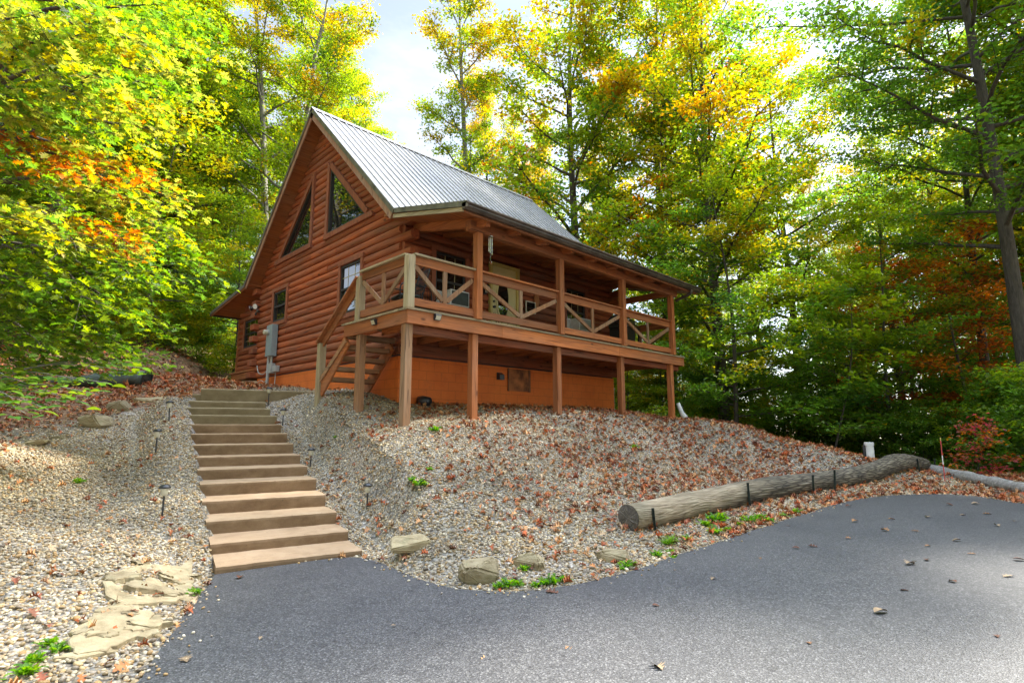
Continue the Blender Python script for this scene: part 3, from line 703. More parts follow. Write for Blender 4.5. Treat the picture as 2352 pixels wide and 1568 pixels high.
# windows
def frame_tri(tri, name):
    (y0, zb), (y1, _), (_, zt) = tri; s = 1 if y1 < y0 else -1
    xf0, xf1 = XG - 0.095, XG - 0.01
    o_ = 0.13
    L = Vector((0, y1 - y0, zb - zt)).normalized()
    ln = math.hypot(zt - zb, y1 - y0)
    # trim: vertical board, sill board, sloped board
    tr = MB(); tr.cur = .5
    tr.prism([(y0, zb - 0.02), (y0 + s * o_, zb - 0.02), (y0 + s * o_, zt + 0.21), (y0, zt + 0.05)], 'x', xf0, xf1)
    tr.prism([(y0 + s * o_ * 1.05, zb - 0.14), (y0 + s * o_ * 1.05, zb - 0.005), (y1 - s * 0.30, zb - 0.005), (y1 - s * 0.40, zb - 0.14)], 'x', xf0 - 0.012, xf1)
    nx_, nz_ = -(zb - zt) / ln, (y1 - y0) / ln                       # outward normal of the slope
    if nz_ < 0: nx_, nz_ = nx_, nz_
    n_ = Vector((-(zt - zb) * s / ln, abs(y1 - y0) / ln)); 
    a = Vector((y0, zt)); b = Vector((y1, zb)); d_ = (b - a).normalized()
    a2 = a - d_ * 0.02; b2 = b + d_ * 0.02
    tr.prism([tuple(a2), tuple(b2), tuple(b2 + n_ * 0.15), tuple(a2 + n_ * 0.15 - d_ * 0.10)], 'x', xf0 + 0.004, xf1)
    w_ = tr.build('window', M['trim'], cabin, bevel=0.005)
    sa = MB()
    cen = Vector(((2 * y0 + y1) / 3, (2 * zb + zt) / 3))
    pts = [Vector(p) for p in ((y0, zb), (y1, zb), (y0, zt))]
    inn = [p + (cen - p).normalized() * q for p, q in zip(pts, (0.075, 0.15, 0.15))]
    for i in range(3):
        j = (i + 1) % 3; sa.prism([tuple(pts[i]), tuple(pts[j]), tuple(inn[j]), tuple(inn[i])], 'x', xf1 - 0.045, xf1 + 0.03)
    sa.build('sash', M['sash'], w_)
    gl = MB(); gl.prism([tuple(p) for p in pts], 'x', xf1 - 0.005, xf1 + 0.015); gl.build('pane', M['glass'], w_)
    return w_
frame_tri(TRI_R, 'r'); frame_tri(TRI_L, 'l')
def rect_window(axis, face, sgn, a0, a1, z0, z1, tw=0.11, mull=True, proud=0.085, sill=True, mat=None):
    """double-hung window in a wall whose outside looks SGN along the other axis"""
    def bx(mb, u0, u1, v0, v1, o0, o1):
        p, q = sorted((face + sgn * o0, face + sgn * o1))
        if axis == 'y': mb.box(p, q, u0, u1, v0, v1)
        else: mb.box(u0, u1, p, q, v0, v1)
    t = MB()
    bx(t, a0 - tw, a0, z0 - 0.02, z1 + 0.02, 0.0, proud); bx(t, a1, a1 + tw, z0 - 0.02, z1 + 0.02, 0.0, proud)
    bx(t, a0 - tw - 0.02, a1 + tw + 0.02, z1 + 0.022, z1 + 0.022 + tw, 0.0, proud + 0.006); bx(t, a0 - tw - 0.02, a1 + tw + 0.02, z0 - 0.022 - tw, z0 - 0.022, 0.0, proud + 0.006)
    w_ = t.build('window', mat or M['trim'], cabin, bevel=0.005)
    s_ = MB(); zm = (z0 + z1) / 2
    bx(s_, a0, a0 + 0.045, z0, z1, 0.0, 0.055); bx(s_, a1 - 0.045, a1, z0, z1, 0.0, 0.055)
    bx(s_, a0 + 0.045, a1 - 0.045, z0, z0 + 0.05, 0.0, 0.053); bx(s_, a0 + 0.045, a1 - 0.045, z1 - 0.05, z1, 0.0, 0.053); bx(s_, a0 + 0.045, a1 - 0.045, zm - 0.025, zm + 0.025, 0.0, 0.057)
    s_.build('sash', M['sash'], w_)
    g_ = MB(); bx(g_, a0 + 0.045, a1 - 0.045, z0 + 0.05, zm - 0.025, 0.0, 0.012); bx(g_, a0 + 0.045, a1 - 0.045, zm + 0.025, z1 - 0.05, 0.0, 0.022); g_.build('pane', M['glass'], w_)
    if mull:
        k = MB()
        for f in (1/3, 2/3):
            u = a0 + (a1 - a0) * f; bx(k, u - 0.008, u + 0.008, zm + 0.025, z1 - 0.05, 0.0225, 0.027); bx(k, u - 0.008, u + 0.008, z0 + 0.05, zm - 0.025, 0.0125, 0.017)
        for f in (0.25, 0.75):
            z = z0 + (z1 - z0) * f; d = 0.0125 if f < .5 else 0.0225
            bx(k, a0 + 0.045, a1 - 0.045, z - 0.008, z + 0.008, d, d + 0.0055)
        k.build('grille', M['muntin'], w_)
    return w_
for (y0, y1, z0, z1) in G_RECT: rect_window('y', XG, -1, y0, y1, z0, z1, mull=(y0 < 5))
rect_window('x', YF, -1, *WIN1); rect_window('x', YF, -1, *WIN2)

# front door with oval light
db = MB(); db.box(DOOR[0], DOOR[0] + 0.07, YF - 0.095, YF - 0.01, 0.02, 1.97); db.box(DOOR[1] - 0.10, DOOR[1], YF - 0.095, YF - 0.01, 0.02, 1.97); db.box(DOOR[0], DOOR[1], YF - 0.10, YF - 0.01, 1.972, 2.05)
door = db.build('door', M['doortrim'], cabin, bevel=0.004)
db = MB(); db.box(DOOR[0] + 0.07, DOOR[1] - 0.10, YF - 0.05, YF - 0.0, 0.03, 1.97)
for (x0, x1, z0, z1) in ((DOOR[0]+.14, DOOR[0]+.42, 0.14, 0.55), (DOOR[1]-.45, DOOR[1]-.17, 0.14, 0.55)): db.box(x0, x1, YF - 0.058, YF - 0.051, z0, z1)
leafd = db.build('door_leaf', M['door'], door, bevel=0.004)
def oval(mb, cx, cz, rx, rz, y0, y1, n=40, inner=None):
    if inner is None: mb.prism([(cx + rx * math.cos(2 * math.pi * k / n), cz + rz * math.sin(2 * math.pi * k / n)) for k in range(n)][::-1], 'y', y0, y1)
    else:
        for k in range(n):
            a, b = 2 * math.pi * k / n, 2 * math.pi * (k + 1) / n
            mb.prism([(cx + rx * math.cos(a), cz + rz * math.sin(a)), (cx + rx * math.cos(b), cz + rz * math.sin(b)), (cx + inner[0] * math.cos(b), cz + inner[1] * math.sin(b)), (cx + inner[0] * math.cos(a), cz + inner[1] * math.sin(a))], 'y', y0, y1)
ob = MB(); oval(ob, 4.15, 1.17, 0.235, 0.56, YF - 0.072, YF - 0.0505, inner=(0.19, 0.50)); ob.build('oval_frame', M['door'], door)
ob = MB(); oval(ob, 4.15, 1.17, 0.195, 0.505, YF - 0.058, YF - 0.0512); ob.build('pane', M['glass'], door)
hb = MB(); hb.tube([(3.845, YF - 0.05, 0.92), (3.845, YF - 0.10, 0.92)], [0.03, 0.034], 12); hb.build('knob', M['black'], door); hb = MB(); hb.tube([(3.845, YF - 0.05, 1.06), (3.845, YF - 0.075, 1.06)], 0.028, 12); hb.build('lock', M['black'], door)

# ------------------------------------------------------------------ roof
def ribbed(x0, x1, pA, pB, th=0.02, pitch=0.2286):
    """ribbed steel sheet; pA=(y,z) top edge, pB=(y,z) bottom edge"""
    A, B = Vector((0, *pA)), Vector((0, *pB)); d = (B - A).normalized(); n = Vector((1, 0, 0)).cross(d)
    if n.z < 0: n = -n
    prof = []; x = x0
    while x < x1 - 1e-4:
        for u, h in ((0, 0), (0.006, 0.030), (0.036, 0.030), (0.042, 0)):
            if x + u < x1: prof.append((x + u, h))
        x += pitch
    prof.append((x1, 0))
    ns = 14; vs = []; fs = []; m = len(prof)
    for i in range(ns + 1):
        p = A + (B - A) * i / ns
        for (u, h) in prof:
            q = p + n * (h + 0.0015 * math.sin(u * 3 + i * 1.3)); vs.append((u, q.y, q.z))
    for i in range(ns):
        for j in range(m - 1):
            a0 = i * m + j; fs.append((a0, a0 + 1, a0 + 1 + m, a0 + m))
    mb = MB(); mb.add(vs, fs); return mb
RX0, RX1 = 0.75, 9.45
EY, EZ = 1.75, roof_z(1.75) ; BY = 2 * RY - 1.75
TOP = 0.025
def slab(mb, x0, x1, pA, pB, t_top, t_bot):
    A, B = Vector((0, *pA)), Vector((0, *pB)); d = (B - A).normalized(); n = Vector((1, 0, 0)).cross(d)
    if n.z < 0: n = -n
    q = [A + n * t_top, B + n * t_top, B + n * t_bot, A + n * t_bot]
    mb.prism([(v.y, v.z) for v in q], 'x', x0, x1)
roof = ribbed(RX0 - 0.02, RX1 + 0.02, (RY, RZ + TOP), (EY - 0.03, EZ - 0.02 + TOP)).build('roof', M['roof'], cabin)
ribbed(RX0 - 0.02, RX1 + 0.02, (RY, RZ + TOP), (BY + 0.03, EZ - 0.02 + TOP)).build('back_slope', M['roof'], roof)
rc = MB()
for s in (-1, 1): slab(rc, RX0 - 0.03, RX1 + 0.03, (RY, RZ + TOP + 0.03), (RY + s * 0.14, RZ + TOP + 0.03 - 0.14 * RS), 0.02, 0.0)
rc.build('ridge_cap', M['roof'], roof)
for yy, o_ in ((EY, 0.0), (BY, 0.001)):
    sd_ = MB(); slab(sd_, RX0 + 0.03, RX1 - 0.03, (RY, RZ - o_), (yy, EZ), 0.0, -0.12); sd_.build('soffit', M['stain_x'], roof)
FASC = mat_wood('pink_weathered_fascia', (0.20, 0.085, 0.045), (0.46, 0.24, 0.145), 'z', (0.42, 0.30, 0.20), 0.6)
for xa, xb in ((RX0, RX0 + 0.032), (RX1 - 0.032, RX1)):
    for yy in (EY + 0.01, BY - 0.01):
        fa = MB(); slab(fa, xa, xb, (RY, RZ), (yy, EZ + 0.012), -0.02, -0.205 if yy < RY else -0.206); fa.build('fascia', FASC, roof, bevel=0.003)
for xa, xb in ((RX0 - 0.025, RX0 - 0.001), (RX1 + 0.001, RX1 + 0.025)):
    for yy in (EY - 0.03, BY + 0.03):
        et = MB(); slab(et, xa, xb, (RY, RZ + TOP + 0.01), (yy, roof_z(yy) + TOP + 0.01), 0.012 if yy < RY else 0.0115, -0.085); et.build('edge_trim', M['trim_metal'], roof)

# porch roof in front: low pitch
PY, PZ = -0.52, 1.92
porch = ribbed(RX0 - 0.0, RX1, (EY + 0.05, EZ + 0.02), (PY, PZ)).build('porch_roof', M['roof'], cabin)
pb = MB(); slab(pb, RX0 + 0.04, RX1 - 0.04, (YF + 0.1, EZ + 0.06), (PY + 0.03, PZ), -0.012, -0.06); pb.build('soffit', M['stain_x'], porch)
for xa in (RX0 - 0.02, RX1 - 0.02):
    pb = MB(); slab(pb, xa, xa + 0.04, (EY - 0.04, EZ + 0.01), (PY - 0.10, PZ - 0.025), 0.03, -0.075); pb.build('edge_trim', M['trim_metal'], porch)
for xa in (RX0, RX1 - 0.035):
    pb = MB(); slab(pb, xa, xa + 0.035, (EY, EZ + 0.0), (PY, PZ), -0.08, -0.155); pb.build('fascia', M['weath_y'], porch)
pb = MB(); pb.box(RX0 + 0.037, RX1 - 0.037, PY + 0.02, PY + 0.055, PZ - 0.16, PZ - 0.02); pb.build('front_fascia', M['stain_x'], porch)
gt = MB()
gp = [(PY + 0.018, PZ - 0.01), (PY + 0.018, PZ - 0.125), (PY - 0.05, PZ - 0.125), (PY - 0.085, PZ - 0.075), (PY - 0.085, PZ - 0.05), (PY - 0.115, PZ - 0.02), (PY - 0.115, PZ + 0.004), (PY - 0.10, PZ + 0.004), (PY - 0.10, PZ - 0.012)]
gt.prism(gp, 'x', RX0 - 0.02, RX1 + 0.03)
gut = gt.build('gutter', M['gutter'], porch)
ds = MB(); ds.tube([(8.98, PY - 0.05, PZ - 0.12), (8.98, PY - 0.05, PZ - 0.19), (8.97, PY + 0.08, PZ - 0.26), (8.96, -0.09, PZ - 0.36)], 0.042, 8); ds.build('downspout', M['gutter'], porch)
for x in (1.50, 2.33, 3.17, 4.01, 4.85, 5.69, 6.53, 7.37, 8.21, 8.75):
    rb = MB(); sl = (EZ - PZ) / (EY - PY)
    y0 = -0.36; rb.beam((x, y0, PZ + (y0 - PY) * sl - 0.125), (x, YF - 0.01, PZ + (YF - PY) * sl - (0.125 if x > 1.6 else 0.17)), 0.11, 0.125 if x > 1.6 else 0.22, (1, 0, 0)); rb.build('rafter', M['stain_y'], porch, bevel=0.006)
bb = MB(); bb.box(1.30, 4.9, -0.07, 0.085, 1.69, 1.885); bb.cur = 0.8; bb.box(4.905, 9.1, -0.07, 0.085, 1.69, 1.885); bb.build('beam', M['stain_x'], porch, bevel=0.008)
for x in (8.74,):
    bb = MB(); bb.box(x, x + 0.16, 0.09, YF - 0.05, 1.70, 1.86); bb.build('side_beam', M['stain_y'], porch, bevel=0.006)
# leaves lying behind the gutter are litter, below

# ------------------------------------------------------------------ porch deck
DX1, DY1 = 9.45, YF - 0.03
dk = MB()
y = -0.03
while y < 2.16:
    x1 = DX1 + 0.02 if y + 0.14 < DY1 + 0.1 else XG - 0.09
    for a, b in ((-0.03, 3.0), (3.003, 6.3), (6.303, x1)) if x1 > 5 else ((-0.03, x1),):
        dk.cur = rnd.random(); dk.box(a, b, y, y + 0.137, -0.036, rnd.uniform(-0.002, 0.002))
    y += 0.143
deck = dk.build('porch_deck', M['weath_x'], cabin)
rb = MB(); rb.cur = .2; rb.box(0.002, 2.2, 0.0, 0.04, -0.268, -0.038); rb.cur = .8; rb.box(2.204, 6.2, 0.0, 0.04, -0.268, -0.038); rb.cur = .5; rb.box(6.204, DX1, 0.0, 0.04, -0.268, -0.038); rb.build('rim_board', M['stain_x'], deck, bevel=0.004)
for xa, yb in ((-0.004, 2.19), (DX1 - 0.04, DY1)):
    rb = MB(); rb.cur = rnd.random(); rb.box(xa, xa + 0.04, 0.042, yb, -0.268, -0.038); rb.build('side_rim', M['stain_y'], deck, bevel=0.004)
for i in range(16):
    x = 0.45 + i * 0.58
    if x > 9.3: break
    jb = MB(); jb.box(x, x + 0.05, 0.042, (DY1 if x > 1.1 else 1.55), -0.255, -0.038); jb.build('joist', M['stain_y'], deck)
lb = MB(); lb.box(1.15, DX1 - 0.05, DY1 - 0.045, DY1 - 0.004, -0.50, -0.262); lb.box(0.04, DX1 - 0.05, 0.16, 0.26, -0.40, -0.269); lb.build('ledger', M['log_x'], deck)
def post(x, y, z0, z1, mat, label=None, w_=0.14):
    b = MB(); b.cur = rnd.uniform(0.3, 0.7); b.box(x - w_ / 2, x + w_ / 2, y - w_ / 2, y + w_ / 2, z0, z1); o = b.build('post', mat, cabin, bevel=0.007)
    if label: o['label'] = label
    return o
PX = [1.55, 3.97, 6.40, 8.83]
post(0.075, 0.115, gz(0.08, 0.1) - 0.25, -0.270, M['brown_z'], 'greyish corner post under the porch')
for i, x in enumerate(PX): post(x, 0.117, gz(x, 0.1) - 0.25, -0.270, M['stain_z']); post(x, 0.0, -0.0, 1.69, M['stain_z'])
post(0.085, 1.66, gz(0.08, 1.66) - 0.3, -0.270, M['brown_z'], 'short brown post beside the wooden stairs')
post(0.05, 0.05, 0.0, 0.925, M['weath_z'], 'pale weathered railing corner post')
post(0.05, 1.70, 0.0, 0.865, M['weath_z'])
RAILN = 0.115
def railing(p, q, mat_ax, z_low=0.04, capw='weath', ht=0.965, brace=True):
    """a bay between posts: cap board, two rails, centre baluster, two braces"""
    P, Q = Vector((*p, 0)), Vector((*q, 0)); d = (Q - P).normalized(); L = (Q - P).length; nrm = Vector((-d.y, d.x, 0))
    a = MB(); a.cur = rnd.random()
    a.beam(P + Vector((0, 0, ht - 0.115)), Q + Vector((0, 0, ht - 0.115)), 0.04, 0.15)
    a.cur = rnd.random(); a.beam(P + Vector((0, 0, z_low + 0.075)), Q + Vector((0, 0, z_low + 0.075)), 0.06, 0.135)
    r = a.build('railing', M['stain_' + mat_ax], cabin, bevel=0.004)
    c = MB(); c.beam(P + Vector((0, 0, ht - 0.018)) - d * 0.02, Q + Vector((0, 0, ht - 0.018)) + d * 0.02, 0.155, 0.036); c.build('cap_board', M[capw + '_' + mat_ax], r, bevel=0.004)
    mid = (P + Q) / 2; zt, zb = ht - 0.192, z_low + 0.145
    b = MB(); b.beam(mid + Vector((0, 0, zb)), mid + Vector((0, 0, zt)), 0.085, 0.038, d); b.build('baluster', M['brown_z'], r, bevel=0.004)
    off = 0.046
    b = MB(); b.beam(P + d * 0.03 + Vector((0, 0, zt - 0.03)), mid - d * off + Vector((0, 0, zb + 0.05)), 0.038, 0.085); b.build('brace', M['brown_z'], r, bevel=0.003)
    b = MB(); b.beam(Q - d * 0.03 + Vector((0, 0, zt - 0.03)), mid + d * off + Vector((0, 0, zb + 0.05)), 0.038, 0.085); b.build('brace', M['brown_z'], r, bevel=0.003)
railing((0.12, 0.04), (PX[0] - 0.07, 0.04), 'x')
for i in range(3): railing((PX[i] + 0.07, 0.04), (PX[i + 1] - 0.07, 0.04), 'x', capw='stain')
railing((0.05, 0.12), (0.05, 1.63), 'y')
railing((PX[3], 0.07), (PX[3], YF - 0.1), 'y', capw='stain')

# wooden stairs going down along the gable wall
SS = [(2.02, 0.0), (3.30, -1.42)]
def srun(z): return 1.98 + (-z) * (1.30 / 1.40)
gl_ = gz(0.5, 3.3)
stairs = empty('porch_stairs'); stairs.parent = cabin
for xs in (0.06, 1.06):
    st = MB(); st.cur = rnd.random(); st.beam((xs, srun(-0.20) - 0.02, -0.32), (xs, srun(gl_) + 0.08, gl_ - 0.05), 0.045, 0.27, (1, 0, 0)); st.build('stringer', M['stain_y'], stairs, bevel=0.004)
k = 1
while -0.2 * k > gl_ + 0.05:
    z = -0.2 * k; b = MB(); b.cur = rnd.random(); b.box(0.085, 1.037, srun(z) - 0.18, srun(z) + 0.10, z - 0.085, z); b.build('tread', M['brown_x'], stairs, bevel=0.004); k += 1
pl = post(0.05, 3.22, gz(0.05, 3.2) - 0.3, -0.27, M['weath_z'], 'low weathered post at the foot of the wooden stairs')
hr = MB(); hr.beam((0.02, 1.72, 0.86), (0.02, 3.30, -0.25), 0.15, 0.04, (1, 0, 0)); hr.beam((0.055, 1.72, 0.76), (0.055, 3.22, -0.31), 0.04, 0.14, (1, 0, 0)); hr.build('handrail', M['stain_y'], cabin, bevel=0.004)
hr = MB(); hr.beam((0.03, 2.15, -0.33), (0.03, 3.20, -1.07), 0.04, 0.09, (1, 0, 0)); hr.build('lower_rail', M['brown_y'], cabin, bevel=0.004)

for i in range(0, 16, 2):                        # squared log ends of the back wall, showing past the gable
    zc = Z0 + CH * (i + 0.5); b = MB(); b.cur = rnd.random(); y0 = 10.03 + rnd.uniform(-.015, .015); b.box(1.00 + rnd.uniform(-.02, .02), 1.44, y0, y0 + .34, zc - .088, zc + .088); b.build('log_end', M['log_x'], cabin, bevel=.014)
# ------------------------------------------------------------------ lean-to room at the back
LX0, LX1, LY = 1.46, 8.7, 12.60
lm = MB(); i = 0
LW = (10.75, 12.0, 0.66, 1.58)
while True:
    zc = -0.12 + CH * (i + 0.5); zr = 2.30 - (LY - YB) * 0.14
    if zc + 0.1 > 2.28: break
    b = min(LY, YB + (2.36 - zc) / 0.14); hs = [(LW[0] - .02, LW[1] + .02)] if LW[2] - 0.06 < zc < LW[3] + 0.06 else []
    for s0, s1 in cuts(YB + 0.02, b, hs): log_seg(lm, 'y', LX0, -1, s0, s1, zc, depth=0.12)
    i += 1
lm.build('lean_to_wall', M['log_y'], cabin)
lb = MB(); lb.box(LX0 - 0.06, LX0 + 0.05, LY - 0.01, LY + 0.10, -0.20, 1.75); lb.build('corner_board', M['stain_z'], cabin, bevel=0.004)
lb = MB(); lb.box(LX0 + 0.02, LX1, LY + 0.01, LY + 0.09, -0.12, 1.75); lb.box(LX1 - 0.1, LX1, YB, LY, -0.12, 1.75); lb.build('lean_to_back_wall', M['log_x'], cabin)
rect_window('y', LX0, -1, *LW, tw=0.10, mull=True)
lb = MB(); lb.box(LX0 - 0.22, LX0 + 0.04, YB + 0.06, 12.78, -0.21, -0.16); lb.box(LX0 - 0.16, LX0 - 0.10, YB + 0.06, 12.70, -0.43, -0.215); lb.box(LX0 - 0.09, LX1, YB + 0.06, 12.66, -0.38, -0.215); lb.build('lean_to_floor', M['stain_y'], cabin, bevel=0.004)
post(LX0 - 0.08, 12.1, gz(1.3, 12.1) - 0.3, -0.432, M['stain_z']); post(LX0 + 3.5, 11.9, -1.4, -0.385, M['stain_z']); post(LX1 - 0.2, 11.9, -1.7, -0.385, M['stain_z'])
LT = [(BY - 0.05, EZ + 0.02), (13.60, 2.05)]
lroof = ribbed(RX0, RX1, LT[0], LT[1]).build('lean_to_roof', M['roof'], cabin)
lb = MB(); slab(lb, RX0 + 0.03, RX1 - 0.03, (YB + 0.1, EZ + 0.06), LT[1], -0.012, -0.07); lb.build('soffit', M['stain_x'], lroof)
lb = MB(); slab(lb, RX0, RX0 + 0.035, LT[0], LT[1], -0.05, -0.14); lb.build('fascia', M['stain_y'], lroof)
lb = MB(); slab(lb, RX0 - 0.022, RX0 - 0.001, LT[0], (13.63, 2.045), 0.03, -0.075); lb.build('edge_trim', M['trim_metal'], lroof)
lb = MB(); lb.box(RX0 - 0.02, RX1, 13.60, 13.70, 1.93, 2.05); lb.build('gutter', M['gutter'], lroof)

# ------------------------------------------------------------------ trees
def hue(c, r): return np.clip(np.array(c) * r, 0.003, 0.9)
GREEN = (0.095, 0.180, 0.024); DGREEN = (0.058, 0.132, 0.030); LIME = (0.185, 0.25, 0.026); YELLOW = (0.33, 0.275, 0.030); GOLD = (0.39, 0.24, 0.028)
ORANGE = (0.46, 0.15, 0.018); RUST = (0.26, 0.075, 0.022); BLUEG = (0.05, 0.11, 0.045)
def leaf_quads(C, Nn, L, W, col, rng, fold=0.12):
    """one kite-shaped, creased leaf per centre; random heading in the plane of its normal"""
    n = len(C); Nn = Nn / np.linalg.norm(Nn, axis=1, keepdims=True)
    r = rng.normal(size=(n, 3)); u = np.cross(Nn, r); u /= np.linalg.norm(u, axis=1, keepdims=True) + 1e-9; v = np.cross(Nn, u)
    L = L[:, None]; W = W[:, None]
    p0 = C - u * L * 0.5; p2 = C + u * L * 0.5 - Nn * L * 0.10; p1 = C - u * L * 0.06 + v * W * 0.5 + Nn * W * fold * 2; p3 = C - u * L * 0.06 - v * W * 0.5 + Nn * W * fold * 2
    V = np.stack([p0, p1, p2, p3], 1).reshape(-1, 3)
    b = np.arange(n)[:, None] * 4; F = np.concatenate([b + [[0, 1, 2]], b + [[0, 2, 3]]], 1).reshape(-1, 3)
    return V, F, np.repeat(col, 4, axis=0)
OAK = [(0, 0.0), (0.03, 0.06), (0.05, 0.12), (0.15, 0.15), (0.23, 0.20), (0.17, 0.25), (0.07, 0.29), (0.10, 0.35), (0.26, 0.40), (0.38, 0.50), (0.30, 0.52), (0.13, 0.54), (0.13, 0.60), (0.28, 0.68), (0.33, 0.79), (0.22, 0.77), (0.11, 0.78), (0.12, 0.87), (0.07, 0.92), (0, 1.0)]
OVAL = [(0, 0.0), (0.10, 0.06), (0.24, 0.20), (0.32, 0.38), (0.30, 0.56), (0.20, 0.76), (0.09, 0.90), (0, 1.0)]
def leaf_shapes(C, Nn, L, col, rng, outline, droop=0.25, curl=0.15, heading=None):
    """outlined leaves with a midrib crease"""
    n = len(C); Nn = Nn / np.linalg.norm(Nn, axis=1, keepdims=True)
    r = rng.normal(size=(n, 3)) if heading is None else heading
    u = r - Nn * (r * Nn).sum(1, keepdims=True); u /= np.linalg.norm(u, axis=1, keepdims=True) + 1e-9; v = np.cross(Nn, u)
    ol = np.array(outline); k = len(ol); L = L[:, None]
    dr = (droop * rng.uniform(0.3, 1.5, n))[:, None]; cu = (curl * rng.normal(1, 0.6, n))[:, None]
    rows = []
    for side in (0, 1, -1):
        for (wd, ln) in ol:
            rows.append(C + u * L * (ln - 0.4) + v * (side * wd) * L + Nn * L * (cu * wd * abs(side) * 2 - dr * (ln - 0.3) ** 2))
    V = np.stack(rows, 1).reshape(-1, 3); f = []
    for sidx, flip in ((1, 0), (2, 1)):
        for i in range(k - 1):
            q = (i, i + 1, sidx * k + i + 1, sidx * k + i); f.append(q[::-1] if flip else q)
    f = np.array(f); F = (np.arange(n)[:, None, None] * (3 * k) + f[None]).reshape(-1, 4)
    return V, F, np.repeat(col, 3 * k, axis=0)
def catmull(pts, n):
    pts = [Vector(p) for p in pts]; out = []
    P = [pts[0]] + pts + [pts[-1]]
    for i in range(1, len(P) - 2):
        for k in range(n):
            t = k / n; a, b, c, d = P[i-1], P[i], P[i+1], P[i+2]
            out.append(0.5 * ((2*b) + (c - a) * t + (2*a - 5*b + 4*c - d) * t*t + (3*b - a - 3*c + d) * t**3))
    out.append(P[-2]); return out

